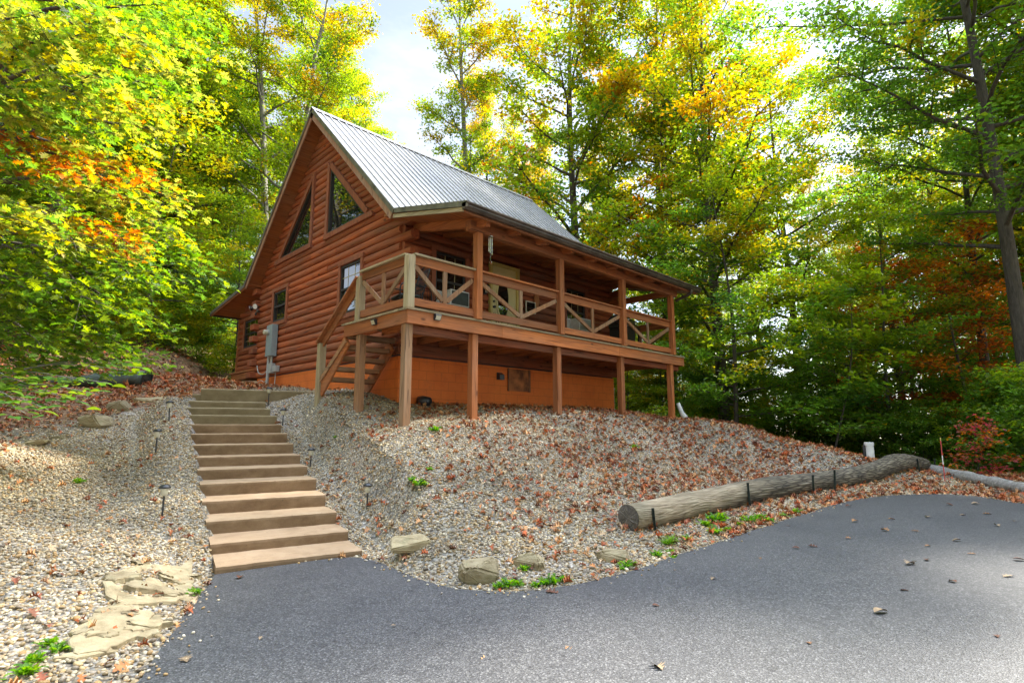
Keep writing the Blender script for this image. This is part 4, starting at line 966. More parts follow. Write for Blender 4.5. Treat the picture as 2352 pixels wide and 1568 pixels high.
def grow(seed, H, r0, base, R, nl, n_leaf, leaf, pal, bark, top_pal=None, lean=(0, 0), shape='oval', flat=0.75, up=0.5, forks=1, spread=0.22, sparse=0.0, ratio=0.6, wander=0.25, trunk_name='trunk'):
    """trunk mesh with limbs, crown mesh of leaves laid in sprays along the twigs"""
    rng = np.random.default_rng(seed); rr = random.Random(seed)
    mb = MB(); anchors = []; acol = []
    stems = []
    for f in range(forks):
        pts = []; off = Vector((0, 0, 0)); n = 9
        fx = rr.uniform(-1, 1) * (0.10 * H if forks > 1 else 0); fy = rr.uniform(-1, 1) * (0.05 * H if forks > 1 else 0)
        if forks > 1: fx = (f - (forks - 1) / 2) * 0.16 * H * rr.uniform(.8, 1.2)
        ph = rr.uniform(0, 6)
        for i in range(n + 1):
            t = i / n; k = max(0, (t - 0.18) / 0.82)
            pts.append(Vector((lean[0] * t + fx * k + wander * math.sin(t * 5 + ph) * t, lean[1] * t + fy * k + wander * math.cos(t * 4.3 + ph) * t, -0.4 + (H * (0.97 if f == 0 else rr.uniform(.8, .95)) + 0.4) * t)))
        pts = catmull(pts, 2)
        rad = [r0 * (0.75 if forks > 1 else 1) * ((1 - 0.93 * (i / (len(pts) - 1))) + 0.45 * math.exp(-i / (len(pts) - 1) * 22)) for i in range(len(pts))]
        mb.tube(pts, rad, 10); stems.append((pts, rad))
    ga = rr.uniform(0, 6)
    twig_list = []
    for i in range(nl):
        pts, rad = stems[i % len(stems)]
        t = base + (0.98 - base) * ((i + rr.uniform(0, 1)) / nl) ** 0.95
        k = t * (len(pts) - 1); i0 = int(k); p0 = pts[i0].lerp(pts[min(i0 + 1, len(pts) - 1)], k - i0)
        u = (t - base) / (1 - base)
        prof = {'oval': math.sin(math.pi * min(1, 0.16 + u * 0.82)) ** 0.7, 'cone': 1.05 - 0.85 * u, 'top': 0.45 + 0.75 * u if u < 0.7 else 1.0 - (u - 0.7) * 1.6, 'layer': 1.0 - 0.5 * u * u}[shape]
        ga += 2.399 + rr.uniform(-.5, .5); L = R * prof * rr.uniform(0.65, 1.15)
        if rr.random() < sparse: L *= 0.45
        el = up * rr.uniform(0.6, 1.3) + 0.5 * u * up
        d = Vector((math.cos(ga) * math.cos(el), math.sin(ga) * math.cos(el), math.sin(el)))
        lp = []; q = p0.copy(); n = 6; sag = rr.uniform(0.2, 0.6) * (0.6 if up > 0.3 else 1)
        for s in range(n + 1):
            lp.append(q.copy()); d2 = d + Vector((rr.uniform(-.18, .18), rr.uniform(-.18, .18), rr.uniform(-.12, .12) - sag * (s / n) * 0.5)); q = q + d2.normalized() * (L / n)
        r1 = min(rad[i0] * 0.5, 0.018 * L + 0.008)
        mb.tube(lp, [r1 * (1 - 0.85 * s / n) for s in range(n + 1)], 5, False)
        hc = rr.random(); nt_ = max(3, int(L * 2.2))
        for j in range(nt_):
            s = 0.22 + 0.78 * (j + rr.random()) / nt_; kk = s * n; j0 = min(int(kk), n - 1); b = lp[j0].lerp(lp[j0 + 1], kk - j0)
            dd = (lp[j0 + 1] - lp[j0]).normalized(); side = Vector((-dd.y, dd.x, 0)).normalized() * (1 if j % 2 else -1)
            td = (dd * rr.uniform(0.3, 1.0) + side * rr.uniform(0.4, 1.0) + Vector((0, 0, rr.uniform(-.25, .35)))).normalized()
            tl = (0.22 * L + 0.35) * rr.uniform(0.5, 1.1) * (1.15 - 0.5 * s)
            e = b + td * tl + Vector((0, 0, -0.08 * tl))
            mb.tube([b, b.lerp(e, 0.5) + Vector((0, 0, 0.03 * tl)), e], [r1 * 0.35 + 0.003, r1 * 0.2 + 0.002, 0.002], 3, False)
            twig_list.append((b, e, u, s, hc))
    wts = np.array([(e - b).length for b, e, *_ in twig_list]); per = np.maximum(1, (n_leaf * wts / wts.sum()).astype(int))
    Cs, cs = [], []
    pal = np.array(pal); tp = np.array(top_pal) if top_pal is not None else pal
    for (b, e, u, s, hc), m in zip(twig_list, per):
        t = rng.uniform(0.05, 1.1, m)[:, None]; b_, e_ = np.array(b), np.array(e)
        c = b_ + (e_ - b_) * t; c[:, :2] += rng.normal(0, spread, (m, 2)); c[:, 2] += rng.normal(0, spread * 0.45, m)
        Cs.append(c)
        tw = rng.random(); p = tp if rng.random() < u * 0.9 + (s - 0.6) * 0.5 else pal
        base_c = p[min(len(p) - 1, int((0.6 * hc + 0.4 * tw) * len(p)))]
        alt = p[rng.integers(0, len(p), m)]
        mixw = (rng.random(m) < 0.22)[:, None]
        cc = np.where(mixw, alt, base_c[None]) * rng.uniform(0.7, 1.3, (m, 1)) * rng.uniform(0.92, 1.08, (m, 3)); cs.append(cc)
    C = np.concatenate(Cs); col = np.clip(np.concatenate(cs), 0.004, 0.8); n = len(C)
    Nn = np.stack([rng.normal(0, 1 - flat + 0.15, n), rng.normal(0, 1 - flat + 0.15, n), np.ones(n) * (0.5 + 0.5 * rng.random(n))], 1)
    Ls = leaf * rng.uniform(0.65, 1.25, n)
    V, F, cv = leaf_quads(C, Nn, Ls, Ls * ratio, col, rng)
    return mb.mesh('trunk', bark, True), np_mesh('crown', V, F, M['leaf'], cv)

class Proto:
    pass
PROTO = {}
def proto(key, *a, **k):
    PROTO[key] = (lambda: grow(*a, **k))
PM = {}
def plant(name, key, x, y, s=1.0, rz=None, label=None, cat='tree', group=None, z=None, sz=None, sink=0.05):
    if key not in PM: PM[key] = PROTO[key]()
    tm, cm = PM[key]
    root = empty(name, (x, y, (gz(x, y) if z is None else z) - sink), rnd.uniform(0, 6.28) if rz is None else rz); root.scale = (s, s, s if sz is None else sz)
    t = obj('trunk' if cat == 'tree' else 'stem', tm, root); c = obj('crown' if cat == 'tree' else 'foliage', cm, root)
    tag(root, label, cat, group); return root
YG = [GREEN, GREEN, LIME, LIME, YELLOW]; YT = [LIME, LIME, LIME, YELLOW, GOLD]
GR = [DGREEN, GREEN, GREEN, GREEN, LIME]; OR_ = [LIME, YELLOW, GOLD, GOLD, ORANGE]
proto('maple', 11, 21, 0.24, 0.22, 4.4, 50, 40000, 0.145, YG, M['bark_dark'], YT, shape='oval', up=0.55)
proto('maple_b', 12, 18, 0.20, 0.12, 3.9, 48, 36000, 0.135, [GREEN, GREEN, LIME, LIME, YELLOW], M['bark_dark'], YT, shape='oval', up=0.4)
proto('gold', 13, 17, 0.19, 0.15, 3.9, 48, 30000, 0.135, [GREEN, LIME, LIME, YELLOW], M['bark_dark'], [LIME, LIME, YELLOW, YELLOW, GOLD, ORANGE], shape='oval', up=0.5)
proto('tall_sparse', 14, 25, 0.22, 0.36, 3.6, 38, 17000, 0.14, [GREEN, LIME, LIME, YELLOW], M['bark_grey'], [LIME, YELLOW, GOLD], shape='oval', up=0.8, sparse=0.3, wander=0.5)
proto('tall_sparse_b', 15, 23, 0.19, 0.34, 3.3, 36, 14000, 0.14, [GREEN, LIME, LIME, YELLOW], M['bark_dark'], [LIME, LIME, YELLOW, GOLD, ORANGE], shape='top', up=0.85, sparse=0.3, wander=0.6)
proto('beech', 16, 9.5, 0.085, 0.10, 3.0, 38, 19000, 0.125, [DGREEN, GREEN, GREEN, GREEN, LIME], M['bark_dark'], [GREEN, LIME, LIME, YELLOW], shape='layer', up=0.16, flat=0.88, spread=0.20)
proto('beech_b', 17, 7.0, 0.06, 0.06, 2.7, 30, 14000, 0.125, [DGREEN, DGREEN, GREEN, GREEN], M['bark_dark'], [GREEN, GREEN, LIME], shape='layer', up=0.10, flat=0.9, spread=0.19)
proto('lime_under', 18, 8.0, 0.06, 0.08, 2.8, 34, 15000, 0.12, [GREEN, LIME, LIME, YELLOW], M['bark_dark'], [LIME, LIME, YELLOW], shape='layer', up=0.18, flat=0.85)
proto('rust', 19, 7.5, 0.07, 0.16, 2.6, 28, 9000, 0.12, [RUST, RUST, GREEN, ORANGE], M['bark_dark'], [RUST, ORANGE, RUST], shape='layer', up=0.25, flat=0.8)
proto('twin', 20, 25, 0.30, 0.24, 4.4, 60, 46000, 0.14, [GREEN, LIME, LIME, LIME], M['bark_grey'], [LIME, YELLOW, YELLOW, GOLD], forks=2, shape='oval', up=0.5, wander=0.3)
proto('oak', 21, 24, 0.21, 0.28, 5.6, 54, 45000, 0.14, [DGREEN, GREEN, GREEN, GREEN, LIME], M['bark_dark'], [GREEN, LIME, LIME, YELLOW], shape='oval', up=0.35, lean=(0, 0))
proto('pine', 22, 6.5, 0.08, 0.04, 2.1, 46, 26000, 0.16, [BLUEG, BLUEG, GREEN], M['bark_dark'], None, shape='cone', up=0.30, flat=0.3, ratio=0.10, spread=0.17)
proto('shrub', 23, 2.2, 0.02, 0.05, 1.15, 20, 3600, 0.11, [DGREEN, GREEN, GREEN, LIME], M['bark_dark'], [GREEN, LIME], shape='layer', up=0.55, flat=0.8, spread=0.14)
proto('shrub_b', 24, 1.6, 0.016, 0.05, 1.0, 18, 2600, 0.10, [GREEN, LIME, LIME], M['bark_dark'], [LIME, YELLOW], shape='layer', up=0.6, flat=0.8, spread=0.14)
proto('red_shrub', 25, 1.5, 0.014, 0.1, 0.9, 14, 800, 0.12, [RUST, (0.30, 0.06, 0.06), GREEN], M['bark_dark'], [(0.32, 0.06, 0.06), RUST, ORANGE], shape='layer', up=0.5, flat=0.8, spread=0.13)
proto('sapling', 26, 4.6, 0.028, 0.18, 1.5, 20, 3800, 0.13, [GREEN, GREEN, LIME], M['bark_dark'], [LIME, LIME, YELLOW], shape='oval', up=0.35, flat=0.85, spread=0.16)

def put(name, key, px, d, s=1.0, **k):
    a, _ = pix_dir(px, 981); x, y = c2w(a * d, d); return plant(name, key, x, y, s, **k)

# the trees one can tell apart
put('twin_trunk_tree', 'twin', 585, 25, 1.08, rz=AZ - math.pi / 2 + 0.1, label='tall yellow green tree with two pale grey trunks behind the left roof slope')
put('leaning_tree', 'tall_sparse', 1062, 27, 1.12, rz=2.4, label='tall sparse tree with pale curving trunk right of the sky gap above the roof')
put('golden_tree', 'gold', 1335, 26.5, 1.62, rz=1.0, label='golden orange leaved tree rising over the middle of the metal roof')
put('golden_tree', 'gold', 1665, 21, 1.3, rz=0.3, label='tall gold topped tree just right of the porch roof end')
put('maple_tree', 'maple', 1545, 25, 1.22, rz=2.2, label='loose yellow green tree behind the far end of the roof ridge')
put('maple_tree', 'maple_b', 1840, 24, 1.15, label='green and yellow tree between the gold topped tree and the big dark trunk')
bt = put('oak_tree', 'oak', 2378, 13.5, 0.95, rz=0.6, label='large dark trunked oak at the right frame edge leaning over the drive')
bt.rotation_euler = Euler((0, 0, 0)); _ax = Vector((FW[0], FW[1], 0))
bt.rotation_mode = 'QUATERNION'; bt.rotation_quaternion = Matrix.Rotation(math.radians(-1.0), 4, _ax).to_quaternion() @ Euler((0, 0, 2.0)).to_quaternion()
put('oak_tree', 'oak', 2285, 18.5, 0.85, rz=4.1, label='second dark trunked oak standing behind the red leaved shrub')
lt_ = put('slanting_sapling', 'sapling', 1905, 15.5, 1.25, rz=0, label='thin dark slanting sapling right of the white pipe')
lt_.rotation_mode = 'QUATERNION'; lt_.rotation_quaternion = Matrix.Rotation(math.radians(13), 4, _ax).to_quaternion()
put('rust_tree', 'rust', 2110, 19, 1.15, label='rusty red leaved small tree in front of the green forest at right')
put('rust_tree', 'rust', 2230, 16, 1.0, label='orange and rust leaved small tree beside the big dark trunk')
put('rust_tree', 'rust', 1490, 34, 1.0, label='pinkish rust small tree seen under the porch deck')
put('young_beech', 'beech', 1690, 18.5, 1.08, rz=1.2, label='layered dark green young tree next to the porch end')
put('young_beech', 'beech', 2050, 16.5, 0.9, rz=3.2, label='layered green young tree above the white pipe')
put('pine_tree', 'pine', 432, 27, 0.9, label='soft blue green pine on the slope behind the leafy branches')
put('pine_tree', 'pine', 495, 29, 0.8, label='soft blue green pine close to the lean-to corner')
put('pine_tree', 'pine', 375, 25, 0.75, label='small blue green pine partly behind the oak branches')

GA = 'trees of the woods round the cabin'; LA = 'autumn tree among many in the woods behind the cabin'
# woods behind and right of the cabin
for px, d, key, s in [(1120,38,'tall_sparse_b',1.1),(1190,44,'tall_sparse',1.1),(1260,40,'tall_sparse_b',1.0),(1370,46,'tall_sparse',1.0),(1420,30,'tall_sparse_b',1.0),(1545,30,'tall_sparse_b',.95),(1590,38,'tall_sparse',.95),
                      (1010,46,'maple',.9),(940,50,'tall_sparse',.8),(1560,46,'maple_b',1.0),(1640,33,'tall_sparse_b',.95),(1730,34,'tall_sparse_b',.9),(1760,28,'maple_b',.9),(1900,33,'tall_sparse_b',.9),(1950,40,'maple',.85),(2010,28,'gold',.85),(2080,24,'maple_b',.95),
                      (2150,32,'maple',.9),(2200,25,'maple_b',1.0),(2260,34,'tall_sparse',.9),(2350,27,'maple',.95),(2440,22,'maple_b',1.0),(2560,26,'maple',.9),(2700,22,'oak',.9),(1150,30,'maple_b',.7),(1220,35,'gold',.8)]:
    put('forest_tree', key, px, d, s * rnd.uniform(.94, 1.06), label=LA, group=GA)
LB = 'yellow green tree among many on the hillside left of the cabin'
for px, d, key, s in [(690,34,'maple',1.15),(760,38,'maple',1.1),(830,44,'maple',.95),(480,32,'maple_b',1.0),(400,28,'maple',1.0),(300,26,'maple_b',1.0),(220,30,'maple',1.0),(120,24,'maple_b',.9),(30,30,'maple',1.0),(-90,24,'gold',1.0),(-220,28,'maple',1.0),
                      (520,44,'tall_sparse',1.0),(350,40,'gold',1.0),(620,46,'maple',1.0),(180,42,'maple',1.0),(-60,42,'oak',1.0),(450,52,'gold',1.0),(270,55,'maple',1.0),(660,58,'gold',1.0),(780,56,'maple',.85)]:
    put('hillside_tree', key, px, d, s * rnd.uniform(.94, 1.06), label=LB, group='trees on the hillside')
# farther ring of forest
for i in range(64):
    px = -900 + i * 66 + rnd.uniform(-40, 40); d = rnd.uniform(55, 90)
    if px > 1000 and i % 5 < 3: continue
    if 860 < px < 985 and d < 80: d = 95
    put('far_tree', rnd.choice(['maple', 'maple_b', 'gold', 'tall_sparse', 'oak']), px, d, rnd.uniform(.75, 1.0) if px > 1000 else rnd.uniform(.8, 1.0), label='distant tree deep in the woods', group='distant trees')
# low layer at right: young beeches, saplings, shrubs
LU = 'layered young tree of the green undergrowth right of the cabin'
for i in range(25):
    px = rnd.uniform(1560, 2500); d = rnd.uniform(18, 36)
    if px < 1750: d = rnd.uniform(21, 40)
    put('understory_tree', rnd.choice(['beech', 'beech_b', 'lime_under', 'lime_under', 'beech_b']), px, d, rnd.uniform(.7, 1.05), label=LU, group='young trees under the forest canopy')
for i in range(16):
    put('understory_tree', rnd.choice(['lime_under', 'beech', 'lime_under']), rnd.uniform(-100, 560), rnd.uniform(22, 36), rnd.uniform(.7, 1.0), label='bright young tree on the slope left of the cabin', group='young trees on the left slope')
for i in range(12):
    put('understory_tree', rnd.choice(['lime_under', 'lime_under', 'gold']), rnd.uniform(1380, 1640), rnd.uniform(32, 46), rnd.uniform(.55, .8), label='young tree seen beneath the porch deck', group='young trees seen under the deck')
for px, d, key, s in [(2120,14.6,'shrub',.75),(2075,15.5,'shrub',.9),(2180,14.8,'shrub',.8),(2260,13.6,'shrub',.9),(2330,13.2,'shrub',1.0),(2400,12.8,'shrub',1.1),(2300,15.5,'shrub',1.2),(2210,16.5,'shrub',1.1),(2010,17.5,'shrub',1.0),(1950,18,'shrub',.9),(1880,19,'shrub_b',1.2),(1820,19,'shrub',1.0),(1760,20,'shrub_b',1.3),(1700,21,'shrub',1.2),(1640,22,'shrub_b',1.2),(2360,11.8,'shrub',.8),(2450,11.5,'shrub',1.0),(1600,25,'shrub_b',1.2),(1500,30,'shrub_b',1.3),(1440,30,'shrub',1.2)]:
    put('forest_shrub', key, px, d, s, cat='shrub', label='low green shrub at the edge of the forest floor', group='shrubs along the forest edge')
put('red_shrub', 'red_shrub', 2235, 11.5, .7, cat='shrub', label='small shrub with crimson leaves by the striped marker stake')
for px, d, key, s in [(500,21,'shrub_b',.8),(460,22,'shrub_b',1.0),(520,23.5,'shrub_b',1.0),(415,21,'shrub_b',.9),(380,23,'shrub',1.0),(330,20,'shrub_b',.9),(470,25,'shrub',1.1),(260,19,'shrub_b',1.0)]:
    put('slope_shrub', key, px, d, s, cat='shrub', label='pale green shrub on the slope behind the lean-to', group='shrubs on the left slope')
for X, d, key, s in [(-15,17,'maple',1.05),(-18.5,21,'oak',1.0),(-21,17,'maple',1.1),(-16,25,'maple_b',1.15),(-19,13,'maple_b',1.1),(-13.5,20,'lime_under',1.2),(-16,14,'beech',1.2),(-25,24,'oak',1.0),(-22,28,'maple',1.0)]:
    x, y = c2w(X, d); plant('hillside_tree', key, x, y, s, label=LB, group='trees on the hillside')
for px, d, s in [(1440,25,.8),(1492,26,.85),(1528,24.5,.8),(1410,28,.9),(1560,27,.9)]: put('understory_tree', 'lime_under', px, d, s, label='young tree seen beneath the porch deck', group='young trees seen under the deck')
# trees beside and behind the viewer: they shade the drive and stand in the window reflections
for X, d, key, s in [(-17,3,'maple',1.0),(-20,9,'oak',1.0),(-24,-3,'maple_b',1.1),(-15,-6,'gold',1.0),(-28,5,'maple',1.0),(-22,-14,'oak',1.0),(-10,-16,'maple',1.0),(2,-18,'oak',1.0),(14,-14,'maple',1.0),(20,1,'maple_b',1.0),(18,15.5,'maple',.95),(16.5,3.0,'maple_b',.8),(16.3,15.0,'maple',1.05),(21,13,'maple_b',1.0),(17,4.5,'oak',.8),(19,-6,'maple',1.0),(-6,-9,'maple',1.0),(8,-10,'maple_b',1.0),(0,-12,'gold',1.0),(-14,-1,'maple_b',.9),(15,-3,'oak',.9),(-32,14,'maple',1.0),(-26,-9,'maple',1.0)]:
    x, y = c2w(X, d); plant('forest_tree', key, x, y, s, label='tree beside the drive outside the picture', group='trees round the drive')

# ------------------------------------------------------------------ near oak on the left: boughs of real oak leaves
def near_oak():
    rng = np.random.default_rng(5); rr = random.Random(5)
    bx_, by_ = c2w(-9.6, 8.6); z0 = gz(bx_, by_); root = empty('oak_tree', (bx_, by_, z0)); O = Vector((bx_, by_, z0))
    tag(root, 'near oak at left with low boughs of bright yellow green and orange leaves', 'tree')
    mb = MB(); tp = catmull([(0,0,-.4),(0.05,.05,2),(-.1,.1,5),(.1,0,8),(.2,.1,12)], 4); mb.tube(tp, [0.27 - 0.018 * i for i in range(len(tp) - 1)] + [0.02], 12)
    # boughs aim at places measured in the photo: pixel and distance
    tgt = [(440,40,7.6),(380,10,6.6),(470,120,8.2),(455,225,8.4),(330,90,6.2),(250,40,5.8),(420,170,7.4),(350,190,6.4),(230,170,5.6),(140,100,5.6),(60,40,5.4),(410,300,8.2),(300,290,6.8),(200,290,6.0),(90,240,5.6),(20,200,5.4),
           (340,400,7.8),(240,400,6.6),(120,380,5.8),(40,360,5.6),(420,455,8.0),(330,470,7.0),(380,520,7.6),(300,545,6.6),(460,600,8.4),(400,640,7.8),(330,640,7.0),(200,560,6.2),(110,520,5.8),(30,480,5.6),(430,560,8.0),(360,730,7.6),(290,700,7.0),
           (210,680,6.4),(120,660,6.0),(40,640,5.8),(330,800,7.6),(270,830,7.4),(180,790,6.8),(90,770,6.2),(20,740,6.0),(130,860,7.4),(60,840,7.0),(240,760,6.8),(380,140,9),(300,200,9),(200,120,8.5),(100,300,8),(60,600,8),(170,480,8.5),(280,620,9),(130,200,9),(40,120,8),(230,330,9.5),(430,90,9),(350,600,9)]
    twigs = []
    for (px, py, d) in tgt:
        d = d * 1.03; T = at(px - 22, py, d) - O
        hz = max(1.0, min(11.5, T.z * 0.75 + 1.6 + rr.uniform(-.6, .6))); S = Vector((0.0, 0.05, hz))
        mid = S.lerp(T, 0.5) + Vector((rr.uniform(-.3, .3), rr.uniform(-.3, .3), 0.35)); q = S.lerp(T, 0.8) + Vector((rr.uniform(-.2, .2), rr.uniform(-.2, .2), 0.22))
        lp = catmull([S, mid, q, T], 5); n = len(lp) - 1; mb.tube(lp, [0.045 * (1 - 0.9 * i / n) + 0.003 for i in range(n + 1)], 6, False)
        col_kind = 'o' if (40 < px < 430 and 340 < py < 490 and rr.random() < 0.36) or (px < 200 and 60 < py < 200 and rr.random() < .3) or rr.random() < 0.06 else ('g' if py > 560 or rr.random() < 0.22 else 'y')
        for j in range(17):
            s = 0.45 + 0.57 * (j + rr.random()) / 17; k = min(s, 0.999) * n; b = lp[int(k)].lerp(lp[int(k) + 1], k - int(k)); dd = (lp[min(int(k) + 1, n)] - lp[int(k)]).normalized()
            sd2 = dd.cross(Vector((0, 0, 1))).normalized() * (1 if j % 2 else -1)
            e = b + (dd * rr.uniform(.3, 1) + sd2 * rr.uniform(.2, .9) + Vector((0, 0, rr.uniform(-.45, .35)))).normalized() * rr.uniform(.3, .75)
            mb.tube([b, b.lerp(e, .5) + Vector((0, 0, .03)), e], [.006, .004, .002], 4, False); twigs.append((b, e, col_kind))
    Cs, cs, hd = [], [], []
    pals = {'y': np.array([GREEN, LIME, (0.21, 0.25, 0.04), (0.28, 0.27, 0.045), YELLOW]), 'g': np.array([GREEN, (.09,.17,.016), GREEN, LIME, (0.2, .25, .02)]), 'o': np.array([ORANGE, RUST, GOLD, (0.22, .22, .03), LIME])}
    for b, e, ck in twigs:
        m = 17; t = rng.uniform(0.15, 1.08, m)[:, None]; b_, e_ = np.array(b), np.array(e); c = b_ + (e_ - b_) * t + rng.normal(0, 0.075, (m, 3)); Cs.append(c)
        h = np.tile((e_ - b_)[None], (m, 1)) / (np.linalg.norm(e_ - b_) + 1e-6) + rng.normal(0, 0.55, (m, 3)); hd.append(h)
        p = pals[ck]; cc = p[rng.integers(0, len(p), m)] * rng.uniform(.75, 1.25, (m, 1)); cs.append(cc)
    C = np.concatenate(Cs); col = np.concatenate(cs); hd = np.concatenate(hd); n = len(C)
    Nn = np.stack([rng.normal(0, .5, n), rng.normal(0, .42, n), np.ones(n)], 1)
    V, F, cv = leaf_shapes(C, Nn, 0.135 * rng.uniform(.6, 1.25, n), col, rng, OAK, heading=hd)
    obj('trunk', mb.mesh('trunk', M['bark_dark'], True), root); obj('crown', np_mesh('crown', V, F, M['leaf'], cv), root)
near_oak()
def beech_bough():
    rng = np.random.default_rng(9); rr = random.Random(9)
    bx_, by_ = c2w(-6.9, 6.9); z0 = gz(bx_, by_); O = Vector((bx_, by_, z0)); root = empty('beech_sapling', O)
    tag(root, 'low sapling with broad dark green leaves at the left frame edge under the oak', 'sapling')
    mb = MB(); st_ = catmull([(0,0,-.2),(.05,0,.5),(0.02,.05,1.2),(.1,.05,1.9)], 4); mb.tube(st_, [.022 - .0014 * i for i in range(len(st_))], 7)
    Cs, cs, hd = [], [], []
    for (px, py, d) in [(60,880,6.2),(130,905,6.2),(200,925,6.3),(250,880,6.6),(290,850,7.0),(30,915,5.9),(110,940,5.9),(170,870,6.5),(10,860,6.0),(60,950,5.8),(330,845,7.3),(225,905,6.2)]:
        T = at(px, py, d) - O; S = Vector((0, 0, max(.25, T.z * .6 + .3))); lp = catmull([S, S.lerp(T, .5) + Vector((0, 0, .18)), T], 5); n = len(lp) - 1
        mb.tube(lp, [.010 * (1 - .8 * i / n) + .002 for i in range(n + 1)], 5, False)
        for j in range(20):
            s = .3 + .7 * (j + rr.random()) / 20; k = min(s, .999) * n; b = lp[int(k)].lerp(lp[int(k) + 1], k - int(k)); dd = (lp[int(k) + 1] - lp[int(k)]).normalized(); sd2 = dd.cross(Vector((0, 0, 1))).normalized() * (1 if j % 2 else -1)
            Cs.append(np.array(b + (dd * .5 + sd2).normalized() * rr.uniform(.05, .2) + Vector((0, 0, rr.uniform(-.08, .06))))); hd.append(np.array(dd * .6 + sd2 + Vector((0, 0, -.2))))
            c = [GREEN, DGREEN, GREEN, LIME][rr.randrange(4)]; cs.append(np.array(c) * rr.uniform(.8, 1.3))
    n = len(Cs); C = np.array(Cs); Nn = np.stack([rng.normal(0, .25, n), rng.normal(0, .25, n), np.ones(n)], 1)
    V, F, cv = leaf_shapes(C, Nn, .135 * rng.uniform(.7, 1.25, n), np.array(cs), rng, OVAL, heading=np.array(hd))
    obj('stem', mb.mesh('stem', M['bark_grey'], True), root); obj('foliage', np_mesh('foliage', V, F, M['leaf'], cv), root)
beech_bough()

# ------------------------------------------------------------------ gravel, litter
def ico():
    t = (1 + 5 ** .5) / 2
    v = np.array([(-1,t,0),(1,t,0),(-1,-t,0),(1,-t,0),(0,-1,t),(0,1,t),(0,-1,-t),(0,1,-t),(t,0,-1),(t,0,1),(-t,0,-1),(-t,0,1)], float); v /= np.linalg.norm(v[0])
    f = np.array([(0,11,5),(0,5,1),(0,1,7),(0,7,10),(0,10,11),(1,5,9),(5,11,4),(11,10,2),(10,7,6),(7,1,8),(3,9,4),(3,4,2),(3,2,6),(3,6,8),(3,8,9),(4,9,5),(2,4,11),(6,2,10),(8,6,7),(9,8,1)])
    return v, f
def ico2():
    v, f = ico(); v = [tuple(p) for p in v]; mid = {}; nf = []
    def m(a, b):
        k = (min(a, b), max(a, b))
        if k not in mid:
            p = np.array(v[a]) + np.array(v[b]); p /= np.linalg.norm(p); v.append(tuple(p)); mid[k] = len(v) - 1
        return mid[k]
    for a, b, c in f: ab, bc, ca = m(a, b), m(b, c), m(c, a); nf += [(a, ab, ca), (b, bc, ab), (c, ca, bc), (ab, bc, ca)]
    return np.array(v), np.array(nf)
PEB = np.array([(.42,.37,.29),(.58,.53,.43),(.31,.27,.22),(.47,.36,.21),(.38,.25,.11),(.66,.60,.49),(.22,.18,.14),(.52,.44,.31),(.35,.31,.27),(.44,.30,.15),(.27,.21,.13),(.50,.45,.38)])
def tri_rot(n, rng, tilt=0.5):
    a = rng.uniform(0, 6.283, n); tx, ty = rng.normal(0, tilt, n), rng.normal(0, tilt, n)
    ca, sa = np.cos(a), np.sin(a); cx, sx = np.cos(tx), np.sin(tx); cy, sy = np.cos(ty), np.sin(ty); R = np.zeros((n, 3, 3)); o = np.ones(n); z = np.zeros(n)
    Rz = np.stack([np.stack([ca, -sa, z], 1), np.stack([sa, ca, z], 1), np.stack([z, z, o], 1)], 1)
    Rx = np.stack([np.stack([o, z, z], 1), np.stack([z, cx, -sx], 1), np.stack([z, sx, cx], 1)], 1)
    Ry = np.stack([np.stack([cy, z, sy], 1), np.stack([z, o, z], 1), np.stack([-sy, z, cy], 1)], 1)
    return Rx @ Ry @ Rz
def scatter_xy(n, rng, d0, d1, x0=-1.0, x1=1.0, power=1.0):
    d = d0 + (d1 - d0) * rng.random(n) ** power; X = d * rng.uniform(x0, x1, n); return X, d
def pebbles(n, d0, d1, rmin, rmax, shape, rng, power):
    X, d = scatter_xy(n, rng, d0, d1, -1.05, 1.05, power); gm, rl = gravel_mask(X, d); sdist = drive_sd(X, d)
    keep = (rng.random(n) < gm ** 1.5) & (sdist > 0.012) & clear_of_stairs(X, d)
    X, d = X[keep], d[keep]; n = len(X); x, y = c2w(X, d); z = ground_z(x, y)
    inside = (x > XG + 0.1) & (x < X2 - 0.1) & (y > YF + 0.1); k = ~inside; x, y, z = x[k], y[k], z[k]; n = len(x)
    r = rng.uniform(rmin, rmax, n) * np.exp(rng.normal(0, .22, n)); S = np.stack([r, r * rng.uniform(.6, .9, n), r * rng.uniform(.38, .7, n)], 1)
    v, f = shape; R = tri_rot(n, rng, .45)
    V = np.einsum('nij,nkj->nki', R, v[None] * S[:, None]) + np.stack([x, y, z + r * rng.uniform(-.2, .55, n)], 1)[:, None]
    F = (np.arange(n)[:, None, None] * len(v) + f[None]).reshape(-1, 3)
    cl = .82 + .22 * np.sin(x * 1.9 + 2 * np.sin(y * .8)) * np.sin(y * 2.3 + np.sin(x * 1.1)); c = PEB[rng.integers(0, len(PEB), n)] * (rng.uniform(.7, 1.2, n) * cl)[:, None] * np.array([1.0, .93, .78])
    return V.reshape(-1, 3), F, np.repeat(c, len(v), 0)
def join(parts):
    V, F, Cc = [], [], []; o = 0
    for v, f, c in parts: V.append(v); F.append(f + o); Cc.append(c); o += len(v)
    return np.concatenate(V), np.concatenate(F), np.concatenate(Cc)
_r = np.random.default_rng(3)
